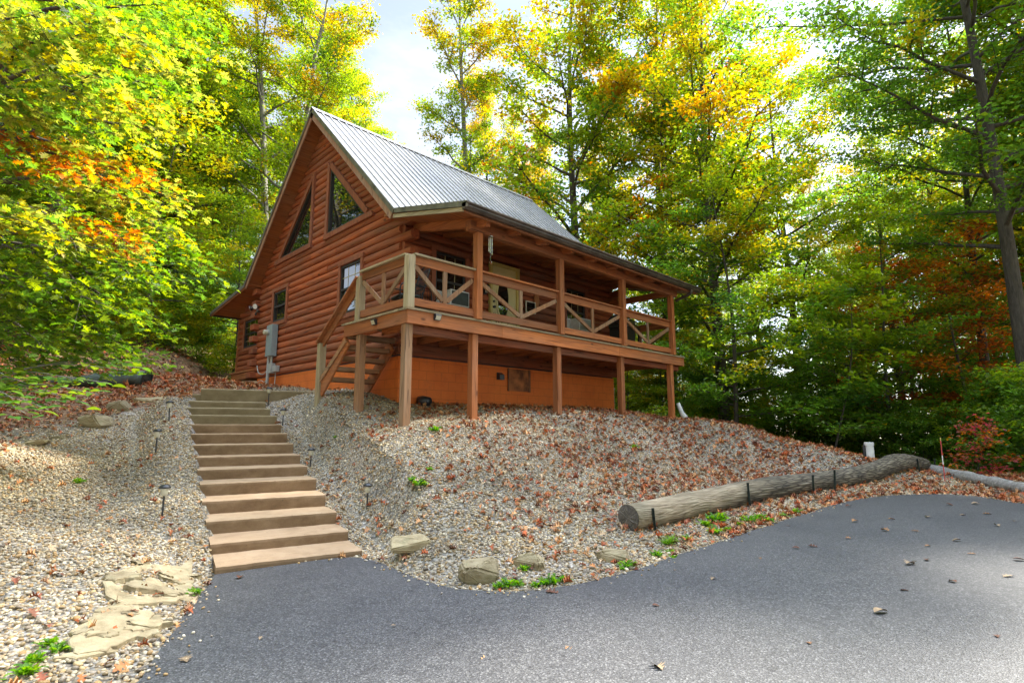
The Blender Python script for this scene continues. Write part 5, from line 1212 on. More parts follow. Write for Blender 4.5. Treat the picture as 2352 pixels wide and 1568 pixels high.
def spilled(n, rng):
    X, d = scatter_xy(n, rng, 2.8, 11, -1.0, 1.0, .9); sd_e = drive_sd(X, d); k = (sd_e < -.005) & (rng.random(n) < np.exp(sd_e / .05) * .55); X, d = X[k], d[k]; n = len(X); x, y = c2w(X, d); z = drive_z(X, d) + .018
    r = rng.uniform(.008, .017, n); S = np.stack([r, r * .8, r * .6], 1); v, f = ico(); R_ = tri_rot(n, rng, .3)
    V = np.einsum('nij,nkj->nki', R_, v[None] * S[:, None]) + np.stack([x, y, z], 1)[:, None]; F = (np.arange(n)[:, None, None] * len(v) + f[None]).reshape(-1, 3)
    return V.reshape(-1, 3), F, np.repeat(PEB[rng.integers(0, len(PEB), n)] * np.array([1.0, .95, .84]), len(v), 0)
_V, _F, _C = join([spilled(60000, _r), pebbles(40000, 2.6, 6.2, .011, .019, ico2(), _r, .8), pebbles(130000, 5.8, 11.0, .011, .020, ico(), _r, .85), pebbles(70000, 10.6, 17, .013, .024, ico(), _r, .8)])
tag(obj('gravel', np_mesh('gravel', _V, _F, M['pebble'], _C, True)), 'rounded cream and brown pebbles covering the bank round the stairs', kind='stuff')
LIT = np.array([(.42,.13,.035),(.33,.085,.025),(.46,.19,.06),(.24,.07,.03),(.52,.26,.10),(.46,.10,.022),(.18,.07,.035),(.46,.32,.18),(.36,.18,.08)])
def litter(n, rng, d0, d1, x0, x1, smin, smax, extra=None, outline=OAK):
    X, d = scatter_xy(n, rng, d0, d1, x0, x1, .8); gm, rl = gravel_mask(X, d); sdist = drive_sd(X, d)
    cl = 0.5 + 0.5 * np.sin(X * 2.1 + np.sin(d * 1.7) * 2) * np.sin(d * 2.6 + 1.3 * np.sin(X * 1.3))
    edge = np.clip(1 - sdist / 0.9, 0, 1) * (X > 2.5)
    p = np.maximum(rl * (0.35 + 0.65 * cl), np.maximum((1 - gm), edge))
    keep = (rng.random(n) < p) & (sdist > -0.02) & clear_of_stairs(X, d); X, d = X[keep], d[keep]; x, y = c2w(X, d); k = ~((x > XG) & (x < X2) & (y > YF)); x, y = x[k], y[k]; n = len(x)
    z = ground_z(x, y) + 0.018 + rng.uniform(0, .03, n)
    Nn = np.stack([rng.normal(0, .38, n), rng.normal(0, .38, n), np.ones(n)], 1); c = LIT[rng.integers(0, len(LIT), n)] * rng.uniform(.8, 1.25, (n, 1))
    return leaf_shapes(np.stack([x, y, z], 1), Nn, rng.uniform(smin, smax, n), c, rng, outline, droop=.7, curl=.5)
_V, _F, _C = join([litter(34000, _r, 5.0, 17, -.35, 1.05, .045, .11), litter(12000, _r, 3, 15, -1.0, -.3, .05, .11), litter(12000, _r, 12, 24, -1, 1, .10, .16)])
tag(obj('fallen_leaves', np_mesh('fallen_leaves', _V, _F, M['litter'], _C)), 'drift of dry red brown leaves over the bank and forest floor', kind='stuff')

# single leaves lying on the asphalt
def one_leaf(seed):
    rng = np.random.default_rng(seed); V, F, c = leaf_shapes(np.zeros((1, 3)), np.array([[0., 0, 1]]), np.array([.11]), np.ones((1, 3)) * LIT[rng.integers(0, 9)] * .6, rng, OAK if seed % 4 else OVAL, droop=.25, curl=.18)
    V[:, 2] -= V[:, 2].min(); return np_mesh('fallen_leaf', V, F, M['litter'], c)
LM = [one_leaf(i) for i in range(9)]
for i, (px, py, s) in enumerate([(2022,1412,1.0),(1115,1523,.9),(1515,1543,1.0),(425,1518,1.0),(550,1330,.9),(1272,1365,1.2),(1308,1497,.6),(1860,1482,.5),(2130,1290,.7),(2200,1245,.8),(2130,1257,.6),(2090,1300,1.2),(2320,1327,.9),(2190,1340,.7),(2080,1360,.6),(2035,1222,1.0),(2100,1222,.8),(1950,1165,1.0),(2130,1190,.9),(2050,1195,.8),(1640,1333,.6),(1550,1312,.4),(1830,1262,.7),(1870,1258,.9),(1950,1240,.6),(2230,1275,.7),(2340,1290,.9),(2290,1210,.8),(2265,1183,.9),(2330,1200,.7),(2210,1185,.8),(1505,1395,.5),(2290,1465,.5),(1965,1200,.9),(1810,1210,.6),(2180,1162,.9),(2240,1160,1.0),(1745,1285,.5),(600,1470,.4),(905,1440,.35)]):
    a, b = pix_dir(px, py); d = -1.4 / b
    for _ in range(6): d = (float(drive_z(np.array(a * d), d)) - CAM[2]) / b
    x, y = c2w(a * d, d); o = obj('fallen_leaf', LM[i % 9]); o.location = (x, y, float(drive_z(np.array(a * d), d)) + .014); o.rotation_euler = (rnd.uniform(-.15, .15), rnd.uniform(-.15, .15), rnd.uniform(0, 6.28)); o.scale = (s,) * 3
    tag(o, 'dry brown leaf lying on the asphalt drive', 'leaf', 'leaves on the drive')

# ------------------------------------------------------------------ stones
def rock(name, px, py, wpx, hpx, d, label, group=None, seed=0, flat=0.6, rz=0.0, sink=.36, cat='stone'):
    """a chipped block of sandstone; width and height from the photo at distance d"""
    import bmesh
    rng = np.random.default_rng(seed); p = on_ground(px, py) if d is None else at(px, py, d)
    dd = w2c(p.x, p.y)[1]; W = wpx / 1254 * dd; Hh = hpx / 1254 * dd
    bm = bmesh.new()
    for k in range(22):                                     # hull of points pushed out to a squarish block: flat fractured faces
        q = Vector(rng.normal(size=3)); q /= max(abs(q.x), abs(q.y), abs(q.z)) ** .75 * q.length ** .25; q *= .5 * rng.uniform(.82, 1.0)
        if q.z > .30: q.z = .30 + .25 * (q.z - .30) + .10 * q.x
        bm.verts.new((q.x * W * 1.05, q.y * W * flat * 1.05, q.z * Hh * 1.7))
    h_ = bmesh.ops.convex_hull(bm, input=bm.verts[:]); bmesh.ops.delete(bm, geom=[g_ for g_ in h_['geom_interior'] if isinstance(g_, bmesh.types.BMVert)], context='VERTS')
    bmesh.ops.dissolve_limit(bm, angle_limit=math.radians(14), verts=bm.verts[:], edges=bm.edges[:])
    bmesh.ops.bevel(bm, geom=bm.edges[:], offset=.012 * (W / .3), segments=2, affect='EDGES', clamp_overlap=True)
    bmesh.ops.triangulate(bm, faces=bm.faces[:])
    bmesh.ops.subdivide_edges(bm, edges=bm.edges[:], cuts=1)
    for v in bm.verts: v.co += Vector(rng.normal(0, .0035, 3))
    m = bpy.data.meshes.new(name); bm.to_mesh(m); bm.free(); m.materials.append(M['stone'])
    o = obj(name, m); o.location = (p.x, p.y, p.z + Hh * (.45 - sink)); o.rotation_euler = (rng.normal(0, .08), rng.normal(0, .08), AZ - math.pi / 2 + rz); tag(o, label, cat, group); return o
rock('edging_stone', 945, 1262, 105, 36, None, 'long brown stone right of the lowest concrete step', seed=15, flat=.5, rz=.3)
rock('edging_stone', 1102, 1330, 92, 62, None, 'largest pale sandstone block at the tip of the gravel bank', seed=2, flat=.85, rz=.3)
rock('edging_stone', 1215, 1300, 76, 42, None, 'wedge shaped pale stone behind green weeds', seed=3, flat=.6, rz=-.3)
rock('edging_stone', 1406, 1284, 74, 34, None, 'flat tan stone just below the cut end of the log', seed=4, flat=.6)
rock('boulder', 224, 975, 80, 30, None, 'rounded flat boulder on the slope left of the path lights', seed=5, flat=.7)
rock('boulder', 275, 940, 60, 30, None, 'darker stone behind the rounded flat boulder', seed=6, flat=.6)
rock('slab', 338, 922, 72, 14, None, 'long thin stone slab along the upper gravel edge', seed=7, flat=.4, rz=.4)
rock('slab', 395, 897, 40, 8, None, 'small grey slab near the head of the stairs', seed=8, flat=.6)
rock('slab', 85, 1018, 80, 14, None, 'flat stone half sunk in leaves at the left edge', seed=9, flat=.5)
rock('slab', 20, 1035, 50, 12, None, 'dark mossy slab cut by the left frame edge', seed=10, flat=.5)
rock('slab', 135, 1008, 34, 10, None, 'small flat greenish stone beside the half sunk one', seed=12, flat=.6)
for i, (px, py, w_) in enumerate([(795, 928, 30), (835, 938, 26), (822, 922, 20)]): rock('flat_rock', px, py, w_, 7, None, 'flat yellow rock at the foot of the short brown post', 'flat rocks at the post foot', seed=20 + i, flat=.6)
def flagstone(name, poly, th, label, seed):
    """cracked layered slab: shards of sandstone laid over one another"""
    rng = np.random.default_rng(seed); root = None
    P = [on_ground(px, py) for px, py in poly]; c = sum(P, Vector()) / len(P); rr = random.Random(seed)
    root = empty(name, c); tag(root, label, 'flagstone')
    def piece(pts, z0, z1, nm):
        mb = MB(); n = len(pts); vs = []
        # subdivide and roughen the rim
        ring = []
        for i in range(n):
            a, b = pts[i], pts[(i + 1) % n]
            for k in range(4): q = a.lerp(b, k / 4); ring.append(Vector((q.x + rng.normal(0, .012), q.y + rng.normal(0, .012), 0)))
        m = len(ring)
        for z, sc in ((z0, 1.0), (z1 - .006, 1.0), (z1, .965)):
            for q in ring: vs.append(q * sc + Vector((0, 0, z + gz(c.x + q.x, c.y + q.y) - c.z)))
        fs = [tuple(range(2 * m, 3 * m))] + [(l * m + i, l * m + (i + 1) % m, (l + 1) * m + (i + 1) % m, (l + 1) * m + i) for l in (0, 1) for i in range(m)]
        mb.add(vs, fs); mb.build(nm, M['stone'], root)
    L = [p - c for p in P]
    piece(L, -.02, th, 'slab')
    for i in range(16):                                      # shards on and round it
        a = rr.uniform(0, 6.28); k = rr.randrange(len(L)); q = L[k].lerp(L[(k + 1) % len(L)], rr.random()) * rr.uniform(.2, 1.12); r = rr.uniform(.05, .16)
        piece([q + Vector((math.cos(a + t) * r * rr.uniform(.6, 1.2), math.sin(a + t) * r * .6 * rr.uniform(.6, 1.2), 0)) for t in (0, 1.2, 2.6, 3.8, 5.1)], -.01, th + rr.uniform(.004, .022) if q.length < L[k].length * .8 else rr.uniform(.02, .035), 'shard')
flagstone('flagstone', [(235,1345),(330,1305),(440,1292),(445,1340),(440,1375),(380,1392),(285,1400),(245,1375)], .035, 'cracked yellow flagstone in the gravel beside the lowest step', 31)
flagstone('flagstone', [(150,1498),(165,1465),(235,1420),(290,1405),(350,1420),(345,1450),(300,1480),(240,1508),(180,1512)], .035, 'large pale flagstone at the lower left by the drive edge', 32)

# ------------------------------------------------------------------ the long log and its stakes
def ground_line_log():
    # centre line measured along the photo: foot of the log and its thickness there
    rows = [(1395,1230,46),(1445,1237,62),(1600,1202,66),(1760,1157,62),(1880,1134,52),(1990,1108,48),(2070,1090,40),(2122,1078,36)]
    pts, rad = [], []
    ds = [6.6,6.85,7.8,8.85,9.75,10.65,11.55,12.2]
    rr_ = [.135,.158,.165,.172,.165,.17,.165,.15]
    for (px, py, h), d, r in zip(rows, ds, rr_):
        a, b = pix_dir(px, py); x, y = c2w(a * d, d); pts.append(Vector((x, y, gz(x, y) + r * .85))); rad.append(r)
    return pts, rad
def build_log():
    import bmesh
    pts, rad = ground_line_log(); pts = pts[1:]; rad = rad[1:]
    c = catmull(pts, 14); rr = list(np.interp(np.linspace(0, len(pts) - 1, len(c)), range(len(pts)), rad)); n = 40; rng = np.random.default_rng(12)
    root = empty('log', c[0]); O = c[0]
    tag(root, 'long debarked tree trunk lying along the gravel bank above the drive', 'log')
    V, F, col = [], [], []; m = len(c)
    kn = [(rng.uniform(.05, .95), rng.uniform(0, 6.28), rng.uniform(.01, .03)) for _ in range(14)]
    for i, p in enumerate(c):
        a = (c[min(i + 1, m - 1)] - c[max(i - 1, 0)]).normalized(); u = a.cross(Vector((0, 0, 1))).normalized(); v = u.cross(a); t = i / (m - 1)
        r = rr[i] * (1 + .05 * math.sin(t * 9) + (.14 * math.exp(-((t - .80) / .025) ** 2)) + .05 * math.exp(-((t - .52) / .02) ** 2))
        for k in range(n):
            th = 2 * math.pi * k / n; bark = 1 / (1 + math.exp(-(t - .24 - .05 * math.sin(th * 2)) * 40))
            q = r * (1 + .012 * math.sin(3 * th + 2 * t) + bark * .06 * math.sin(th * 13 + 1.5 * math.sin(i * .9 + k)) * rng.uniform(.4, 1))
            for (kt, kth, kh) in kn: q += kh * math.exp(-((t - kt) / .012) ** 2 - ((math.sin((th - kth) / 2)) / .12) ** 2)
            V.append(p + u * (q * math.cos(th)) + v * (q * math.sin(th)) - O); col.append((bark, bark, bark))
    for i in range(m - 1):
        for k in range(n): a0 = i * n + k; b0 = i * n + (k + 1) % n; F.append((a0, b0, b0 + n, a0 + n))
    me = np_mesh('trunk', np.array([tuple(x) for x in V]), np.array(F), mat_log_trunk(), np.array(col), True); obj('trunk', me, root)
    for nm, i in (('cut_end', 0), ('far_end', m - 1)):
        mb = MB(); a = (c[1] - c[0]).normalized() if i == 0 else (c[-1] - c[-2]).normalized(); a = a if i else -a; ring = [V[i * n + k] for k in range(n)]; cc = sum(ring, Vector()) / n
        vs = [cc + a * .02] + [cc.lerp(q, .55) + a * (.016 + rng.normal(0, .004)) for q in ring] + [cc.lerp(q, .985) + a * .004 for q in ring]
        fs = [(0, 1 + k, 1 + (k + 1) % n) for k in range(n)] + [(1 + k, 1 + n + k, 1 + n + (k + 1) % n, 1 + (k + 1) % n) for k in range(n)]
        mb.add(vs, fs); mb.build(nm, M['cutend'], root)
    return c, rr
def mat_log_trunk():
    m, t, b = new_mat('weathered_log'); at_ = N(t, 'ShaderNodeAttribute', attribute_name='col'); g = N(t, 'ShaderNodeNewGeometry'); P = g.outputs['Position']
    ang = AZ - math.radians(43)
    mp = t.nodes.new('ShaderNodeMapping'); mp.vector_type = 'POINT'; t.links.new(P, mp.inputs['Vector'])
    ln = (np.array(LOGDIR)); mp.inputs['Rotation'].default_value = (0, 0, -math.atan2(ln[1], ln[0])); mp2 = mapping(t, mp.outputs[0], (1.0, 9, 9))
    n = noise(t, mp2.outputs[0], 2.2, 8, .65); n.inputs['Distortion'].default_value = .4
    r1 = ramp(t, [(.28, (.16, .12, .075)), (.5, (.36, .29, .20)), (.72, (.52, .45, .34))]); t.links.new(n.outputs[0], r1.inputs[0])
    mp3 = mapping(t, mp.outputs[0], (1.5, 17, 17)); v = N(t, 'ShaderNodeTexVoronoi'); v.feature = 'DISTANCE_TO_EDGE'; v.inputs['Scale'].default_value = 2.0
    nd = noise(t, mp3.outputs[0], 1.5, 3); vv = mixc(t, mp3.outputs[0], nd.outputs[1], .12); t.links.new(vv, v.inputs['Vector'])
    r2 = ramp(t, [(0.0, (.035, .028, .02)), (.10, (.13, .105, .075)), (.3, (.27, .235, .175)), (.6, (.34, .30, .235))]); t.links.new(v.outputs['Distance'], r2.inputs[0])
    c = mixc(t, r1.outputs[0], r2.outputs[0], at_.outputs['Fac']); n4 = noise(t, P, 2.5, 5); r4 = ramp(t, [(.3, (.5, .5, .42)), (.7, (.95, .90, .80))]); t.links.new(n4.outputs[0], r4.inputs[0])
    c = mixc(t, c, r4.outputs[0], 1.0, 'MULTIPLY'); t.links.new(c, b.inputs['Base Color']); b.inputs['Roughness'].default_value = .85
    bump(t, v.outputs['Distance'], .8, .03, b); return m
_p, _ = ground_line_log(); LOGDIR = tuple((_p[-1] - _p[1]).normalized())
M['cutend'] = mat_bark('grey_cut_wood', (.05, .042, .035), (.17, .145, .115), (6, 6, 6), False)
LC, LR = build_log()
def log_point(px):
    best = min(range(len(LC)), key=lambda i: abs(pix_of(LC[i])[0] - px)); return LC[best], LR[best]
def pix_of(p):
    X, d = w2c(p[0], p[1]); u = p[2] - CAM[2]; zc = d * math.cos(PITCH) + u * math.sin(PITCH); yc = -d * math.sin(PITCH) + u * math.cos(PITCH)
    return 1176 + 1254 * X / zc, 784 - 1254 * yc / zc
for i, (px, h) in enumerate([(1477, .27), (1697, .35), (1838, .32), (1883, .36), (2085, .27), (2130, .32)]):
    p, r = log_point(px); front = Vector((RT[0], RT[1], 0)) * .35 - Vector((FW[0], FW[1], 0)); front.normalize(); ax = Vector(LOGDIR); front = (front - ax * front.dot(ax)); front.z = 0; front.normalize()
    q = p + front * (r + .035); q.z = gz(q.x, q.y)
    root = empty('metal_stake', q); tag(root, 'dark steel stake driven in front of the long log', 'stake', 'steel stakes holding the log')
    mb = MB(); lean = Vector((rnd.uniform(-.03, .03), rnd.uniform(-.03, .03), 0)); sdv = Vector((ax.x, ax.y, 0)).normalized()
    mb.beam(Vector((0, 0, -.2)), Vector((0, 0, h)) + lean, .038, .006, sdv); post_ = mb.build('post', M['stakegreen'], root)
    mb = MB(); mb.beam(Vector((0, 0, -.2)) + front * .012, Vector((0, 0, h)) + lean + front * .012, .008, .02, sdv); mb.build('flange', M['stakegreen'], root)
# splintered bark strip on the near end
# fallen pale trunk at far right
def pale_trunk():
    pts = []
    for (px, py, d) in [(2118,1068,12.4),(2180,1085,11.5),(2240,1106,10.6),(2300,1122,10.0),(2365,1146,9.3),(2440,1180,8.6)]:
        a, b = pix_dir(px, py); x, y = c2w(a * d, d); pts.append(Vector((x, y, gz(x, y) + .06)))
    c = catmull(pts, 6); mb = MB(); O = c[0]; mb.tube([p - O for p in c], [.10 + .02 * math.sin(i * .45) ** 2 + .006 * (i % 3) for i in range(len(c))], 12)
    root = obj('dead_log', mb.mesh('dead_log', mat_bark('bleached_dead_wood', (.12, .11, .09), (.34, .32, .28), (8, 8, 8), False), True)); root.location = O
    tag(root, 'bleached dead log bordering the leaves at the right frame edge', 'dead log')
pale_trunk()

# ------------------------------------------------------------------ small things
def path_light(px, py, h, label, tilt=(0, 0)):
    p = on_ground(px, py); root = empty('path_light', p); root.rotation_euler = (tilt[0], tilt[1], rnd.uniform(0, 6)); tag(root, label, 'path light', 'solar lights along the steps')
    m = MB(); m.tube([(0, 0, -.1), (0, 0, h - .12)], .011, 10); m.build('stem', M['blackplastic'], root)
    m = MB(); m.lathe((0, 0, h - .12), [(.022, 0), (.036, .012), (.042, .085), (.040, .09)], 18); m.build('lens', M['ledlens'], root, True)
    m = MB(); m.lathe((0, 0, h - .032), [(.062, 0), (.066, .008), (.060, .02), (.045, .036), (.030, .042), (.002, .043)], 20); m.build('cap', M['blackplastic'], root, True)
path_light(372, 1189, .36, 'black solar light nearest the viewer left of the steps')
path_light(357, 1042, .36, 'middle black solar light left of the steps')
path_light(388, 968, .36, 'leaning black solar light by the top left steps', (0, .16))
path_light(843, 1168, .33, 'black solar light nearest the viewer right of the steps')
path_light(713, 1072, .30, 'half buried solar light right of the middle steps')
path_light(649, 978, .33, 'solar light beside the first green upper step')
path_light(616, 932, .38, 'farthest solar light at the head of the steps in front of the conduit')

def rim_light(c, n, label):
    """wedge shaped solar lamp screwed to the deck's rim"""
    n = Vector(n); sdv = n.cross(Vector((0, 0, 1))); root = empty('rim_light', c); tag(root, label, 'deck light', 'solar lamps on the deck rim')
    m = MB(); P = [Vector((0, 0, .055)), Vector((0, 0, -.05)), n * .035 + Vector((0, 0, -.05)), n * .07 + Vector((0, 0, .03)), n * .06 + Vector((0, 0, .055))]
    vs = [p + sdv * s_ for s_ in (-.065, .065) for p in P]; m.add(vs, [(0,1,2,3,4), (9,8,7,6,5)] + [(i, (i+1) % 5, 5 + (i+1) % 5, 5 + i) for i in range(5)]); m.build('housing', M['blackplastic'], root, bevel=.004)
    m = MB(); a, b = P[2], P[3]; o = (b - a).cross(sdv).normalized(); o = o if o.dot(n) > 0 else -o
    vs = [q + sdv * s_ + o * e for e in (.001, .005) for q, s_ in ((a.lerp(b, .08), -.052), (a.lerp(b, .08), .052), (a.lerp(b, .92), .052), (a.lerp(b, .92), -.052))]
    m.add(vs, [(0,1,2,3), (7,6,5,4)] + [(i, (i+1) % 4, 4 + (i+1) % 4, 4 + i) for i in range(4)]); m.build('lens', M['ledlens'], root)
rim_light((-.004, 1.02, -.125), (-1, 0, 0), 'small solar lamp on the side rim above the wooden stairs')
rim_light((.60, 0.0, -.10), (0, -1, 0), 'small solar lamp on the front rim near the deck corner')

# electric meter and conduits on the gable wall
root = empty('electric_meter', (XG - .08, 8.75, -.9)); tag(root, 'grey electric meter box with conduit pipe on the log gable wall', 'meter box'); O = Vector(root.location)
def ab(x0, x1, y0, y1, z0, z1): return (x0 - O.x, x1 - O.x, y0 - O.y, y1 - O.y, z0 - O.z, z1 - O.z)
xw = XG - .07
m = MB(); m.box(*ab(xw - .17, xw, 8.40, 8.82, .04, .97)); m.build('cabinet', M['greybox'], root, bevel=.006)
m = MB(); m.box(*ab(xw - .176, xw - .171, 8.43, 8.79, .07, .52)); m.build('lower_cover', M['greybox'], root, bevel=.003)
m = MB(); m.tube([Vector((xw - .17, 8.66, .74)) - O, Vector((xw - .215, 8.66, .74)) - O], .085, 24); m.build('meter_ring', M['conduit'], root)
m = MB(); m.tube([Vector((xw - .215, 8.66, .74)) - O, Vector((xw - .30, 8.66, .74)) - O, Vector((xw - .315, 8.66, .74)) - O], [.075, .07, .055], 24); m.build('meter_dome', M['ledlens'], root)
m = MB(); m.tube([Vector((xw - .09, 8.72, .04)) - O, Vector((xw - .09, 8.72, -1.1)) - O], .045, 14); m.build('conduit', M['conduit'], root)
m = MB(); m.tube([Vector((xw - .09, 8.50, .04)) - O, Vector((xw - .09, 8.50, -.2)) - O], .03, 12); m.build('short_conduit', M['conduit'], root)
m = MB(); m.box(*ab(xw - .13, xw, 8.42, 8.60, -.46, -.17)); m.build('junction_box', M['conduit'], root, bevel=.008)
m = MB(); m.box(*ab(xw - .12, xw, 8.10, 8.34, -.44, -.26)); m.build('telephone_box', M['conduit'], root, bevel=.008)
m = MB(); m.tube([Vector((xw - .05, 8.24, -.44)) - O, Vector((xw - .05, 8.28, -1.1)) - O], .014, 8); m.build('thin_conduit', M['conduit'], root)
m = MB(); m.tube(catmull([Vector((xw - .09, 8.76, -.35)) - O, Vector((xw - .05, 9.2, -.44)) - O, Vector((xw - .04, 9.6, -.36)) - O, Vector((xw - .04, 9.75, -.14)) - O], 6), .014, 8); m.build('cable', M['conduit'], root)
m = MB(); m.tube(catmull([Vector((xw - .09, 8.76, -.62)) - O, Vector((xw - .05, 9.05, -.68)) - O, Vector((xw - .04, 9.35, -.62)) - O, Vector((xw - .04, 9.65, -.66)) - O], 6), .009, 8); m.build('white_cable', M['white'], root)

root = empty('security_light', (XG - .12, 9.98, 1.62)); tag(root, 'twin headed security floodlight on the log ends at the left corner', 'floodlight')
m = MB(); m.lathe((0, 0, 0), [(.05, -.06), (.055, 0), (.03, .03)], 14); m.tube([(0, 0, 0), (-.02, .10, .09)], .012, 6); m.build('mount', M['gutter'], root, bevel=0)
for yy in (-.15, .17):
    m = MB(); m.tube([(-.02, yy * .5, .08), (-.10, yy, .10)], [.03, .05], 12); m.tube([(-.10, yy, .10), (-.16, yy * 1.25, .08)], [.05, .085], 16); l = m.build('lamp', M['gutter'], root)
    m = MB(); m.tube([(-.161, yy * 1.254, .0797), (-.166, yy * 1.275, .078)], .078, 16); m.build('lens', M['white'], l)
m = MB(); m.lathe((-.06, .01, -.12), [(.025, -.03), (.04, 0), (.02, .05)], 12); m.build('sensor', M['blackplastic'], root)

# wind chime under the rafter tail
root = empty('wind_chime', (1.74, -.15, 1.74)); tag(root, 'silver wind chime hanging beside the corner porch post', 'wind chime')
m = MB(); m.tube([(0, 0, .10), (0, 0, -.10)], .003, 5); m.lathe((0, 0, -.10), [(.012, .03), (.045, 0), (.045, -.012), (.01, -.014)], 14); m.build('top_disc', M['steel'], root)
for k in range(5):
    a = k * 1.257; x, y = .034 * math.cos(a), .034 * math.sin(a); m = MB(); m.tube([(x, y, -.14), (x, y, -.34 - .035 * k)], .009, 8); m.tube([(x, y, -.11), (x, y, -.14)], .002, 4); m.build('chime_tube', M['steel'], root)
m = MB(); m.tube([(0, 0, -.12), (0, 0, -.60)], .002, 4); m.tube([(-.004, 0, -.62), (.004, 0, -.62)], .035, 14); m.build('wind_sail', M['steel'], root)

# black metal rocking chairs
def rocker(x, y, rz, label):
    root = empty('rocking_chair', (x, y, 0.0), rz); tag(root, label, 'chair')
    for s in (-1, 1):
        m = MB(); m.tube(catmull([(s * .25, -.38, .10), (s * .25, -.2, .03), (s * .25, .1, .014), (s * .25, .4, .10)], 5), .013, 8); m.build('rocker', M['black'], root)
        m = MB(); m.tube(catmull([(s * .25, -.22, .035), (s * .26, -.26, .36), (s * .27, -.24, .60), (s * .27, .0, .63), (s * .26, .22, .60)], 5), .012, 8); m.build('arm', M['black'], root)
        m = MB(); m.tube(catmull([(s * .24, .20, .03), (s * .24, .19, .38), (s * .24, .28, .75), (s * .22, .36, 1.05)], 5), .013, 8); m.build('back_post', M['black'], root)
    m = MB()
    for k in range(9): u = -.22 + .055 * k; m.tube([(u, -.26, .40), (u, .0, .37), (u, .2, .36)], .006, 5)
    for k in range(9): v = -.26 + .0575 * k; m.tube([(-.24, v, .395 - .08 * (v + .26)), (.24, v, .395 - .08 * (v + .26))], .006, 5)
    m.build('seat', M['black'], root)
    m = MB()
    for k in range(9): u = -.20 + .05 * k; m.tube(catmull([(u, .20, .38), (u, .28, .75), (u, .36, 1.03)], 4), .005, 5)
    m.tube(catmull([(-.22, .36, 1.04), (-.1, .38, 1.11), (.1, .38, 1.11), (.22, .36, 1.04)], 4), .012, 8)
    for z in (.5, .62, .74, .86, .98): y_ = .20 + (z - .38) * .25; m.tube([(-.23, y_, z), (.23, y_, z)], .005, 5)
    m.build('backrest', M['black'], root)
    m = MB(); m.beam((0, -.04, .41), (0, -.041, .445), .44, .42, (1, 0, 0)); m.build('cushion', M['tarp'], root, bevel=.02)
rocker(.62, .95, math.radians(-100), 'black metal rocking chair behind the pale corner post')
rocker(1.35, 1.45, math.radians(-20), 'black metal rocking chair with dark cushion under the left porch window')

def window_ac(x, label, full):
    root = empty('air_conditioner', (x, YF, .66)); tag(root, label, 'air conditioner')
    m = MB(); m.box(-.27, .27, -.42, -.06, .0, .36); m.build('case', M['white'], root, bevel=.015)
    m = MB(); m.box(-.24, .24, -.426, -.421, .03, .33); g = m.build('grille', M['tarp'] if full else M['hvac'], root)
    m = MB(); m.box(-.41, -.275, -.10, -.075, 0.0, .36); m.build('side_panel', M['white'], root); m = MB(); m.box(.275, .41, -.10, -.075, 0.0, .36); m.build('side_panel', M['white'], root)
window_ac(2.48, 'white window air conditioner in the left porch window', True)
window_ac(7.02, 'white window air conditioner in the right porch window', False)

# driftwood planter by the door
root = empty('wicker_planter', (2.95, 1.05, 0)); tag(root, 'long low wicker planter with driftwood sticks in front of the door', 'planter')
m = MB(); m.prism([(-.16, 0), (.16, 0), (.20, .22), (-.20, .22)], 'x', -.50, .50); m.build('basket', M['wicker'], root, bevel=.02)
for k in range(9):
    a = rnd.uniform(-.45, .45); m = MB(); m.tube(catmull([(a, 0, .18), (a + rnd.uniform(-.1, .1), rnd.uniform(-.1, .1), .34), (a + rnd.uniform(-.2, .2), rnd.uniform(-.15, .15), rnd.uniform(.42, .56))], 3), [.02, .019, .017, .014, .012, .010, .006], 6); m.build('stick', M['brown_z'], root)

# charcoal grill at the far end
root = empty('barbecue_grill', (7.70, .75, 0), 0.2); tag(root, 'black barbecue grill under the far end of the porch', 'grill')
m = MB(); m.box(-.62, -.02, -.25, .25, .08, .62); m.build('cabinet', M['black'], root, bevel=.01)
m = MB(); m.box(-.64, .0, -.27, .27, .625, .75); m.build('firebox', M['black'], root, bevel=.02)
m = MB(); m.prism([(-.28, .755), (.28, .755), (.28, .86), (.20, .96), (.05, 1.0), (-.12, .98), (-.24, .90)], 'x', -.65, .01); m.build('lid', M['black'], root, bevel=.015)
m = MB(); m.tube([(-.55, -.27, .84), (-.55, -.33, .85), (-.09, -.33, .85), (-.09, -.27, .84)], .012, 8); m.build('handle', M['steel'], root)
m = MB(); m.box(.015, .42, -.25, .25, .70, .735); m.build('side_shelf', M['black'], root, bevel=.006)
for (x, y) in ((.36, -.2), (.36, .2)): m = MB(); m.beam((x, y, 0), (x, y, .70), .04, .04, (1, 0, 0)); m.build('leg', M['black'], root)
for (x, y) in ((-.55, -.2), (-.55, .2), (-.08, -.2), (-.08, .2)): m = MB(); m.tube([(x, y - .02, .045), (x, y + .02, .045)], .045, 12); m.build('wheel', M['blackplastic'], root)

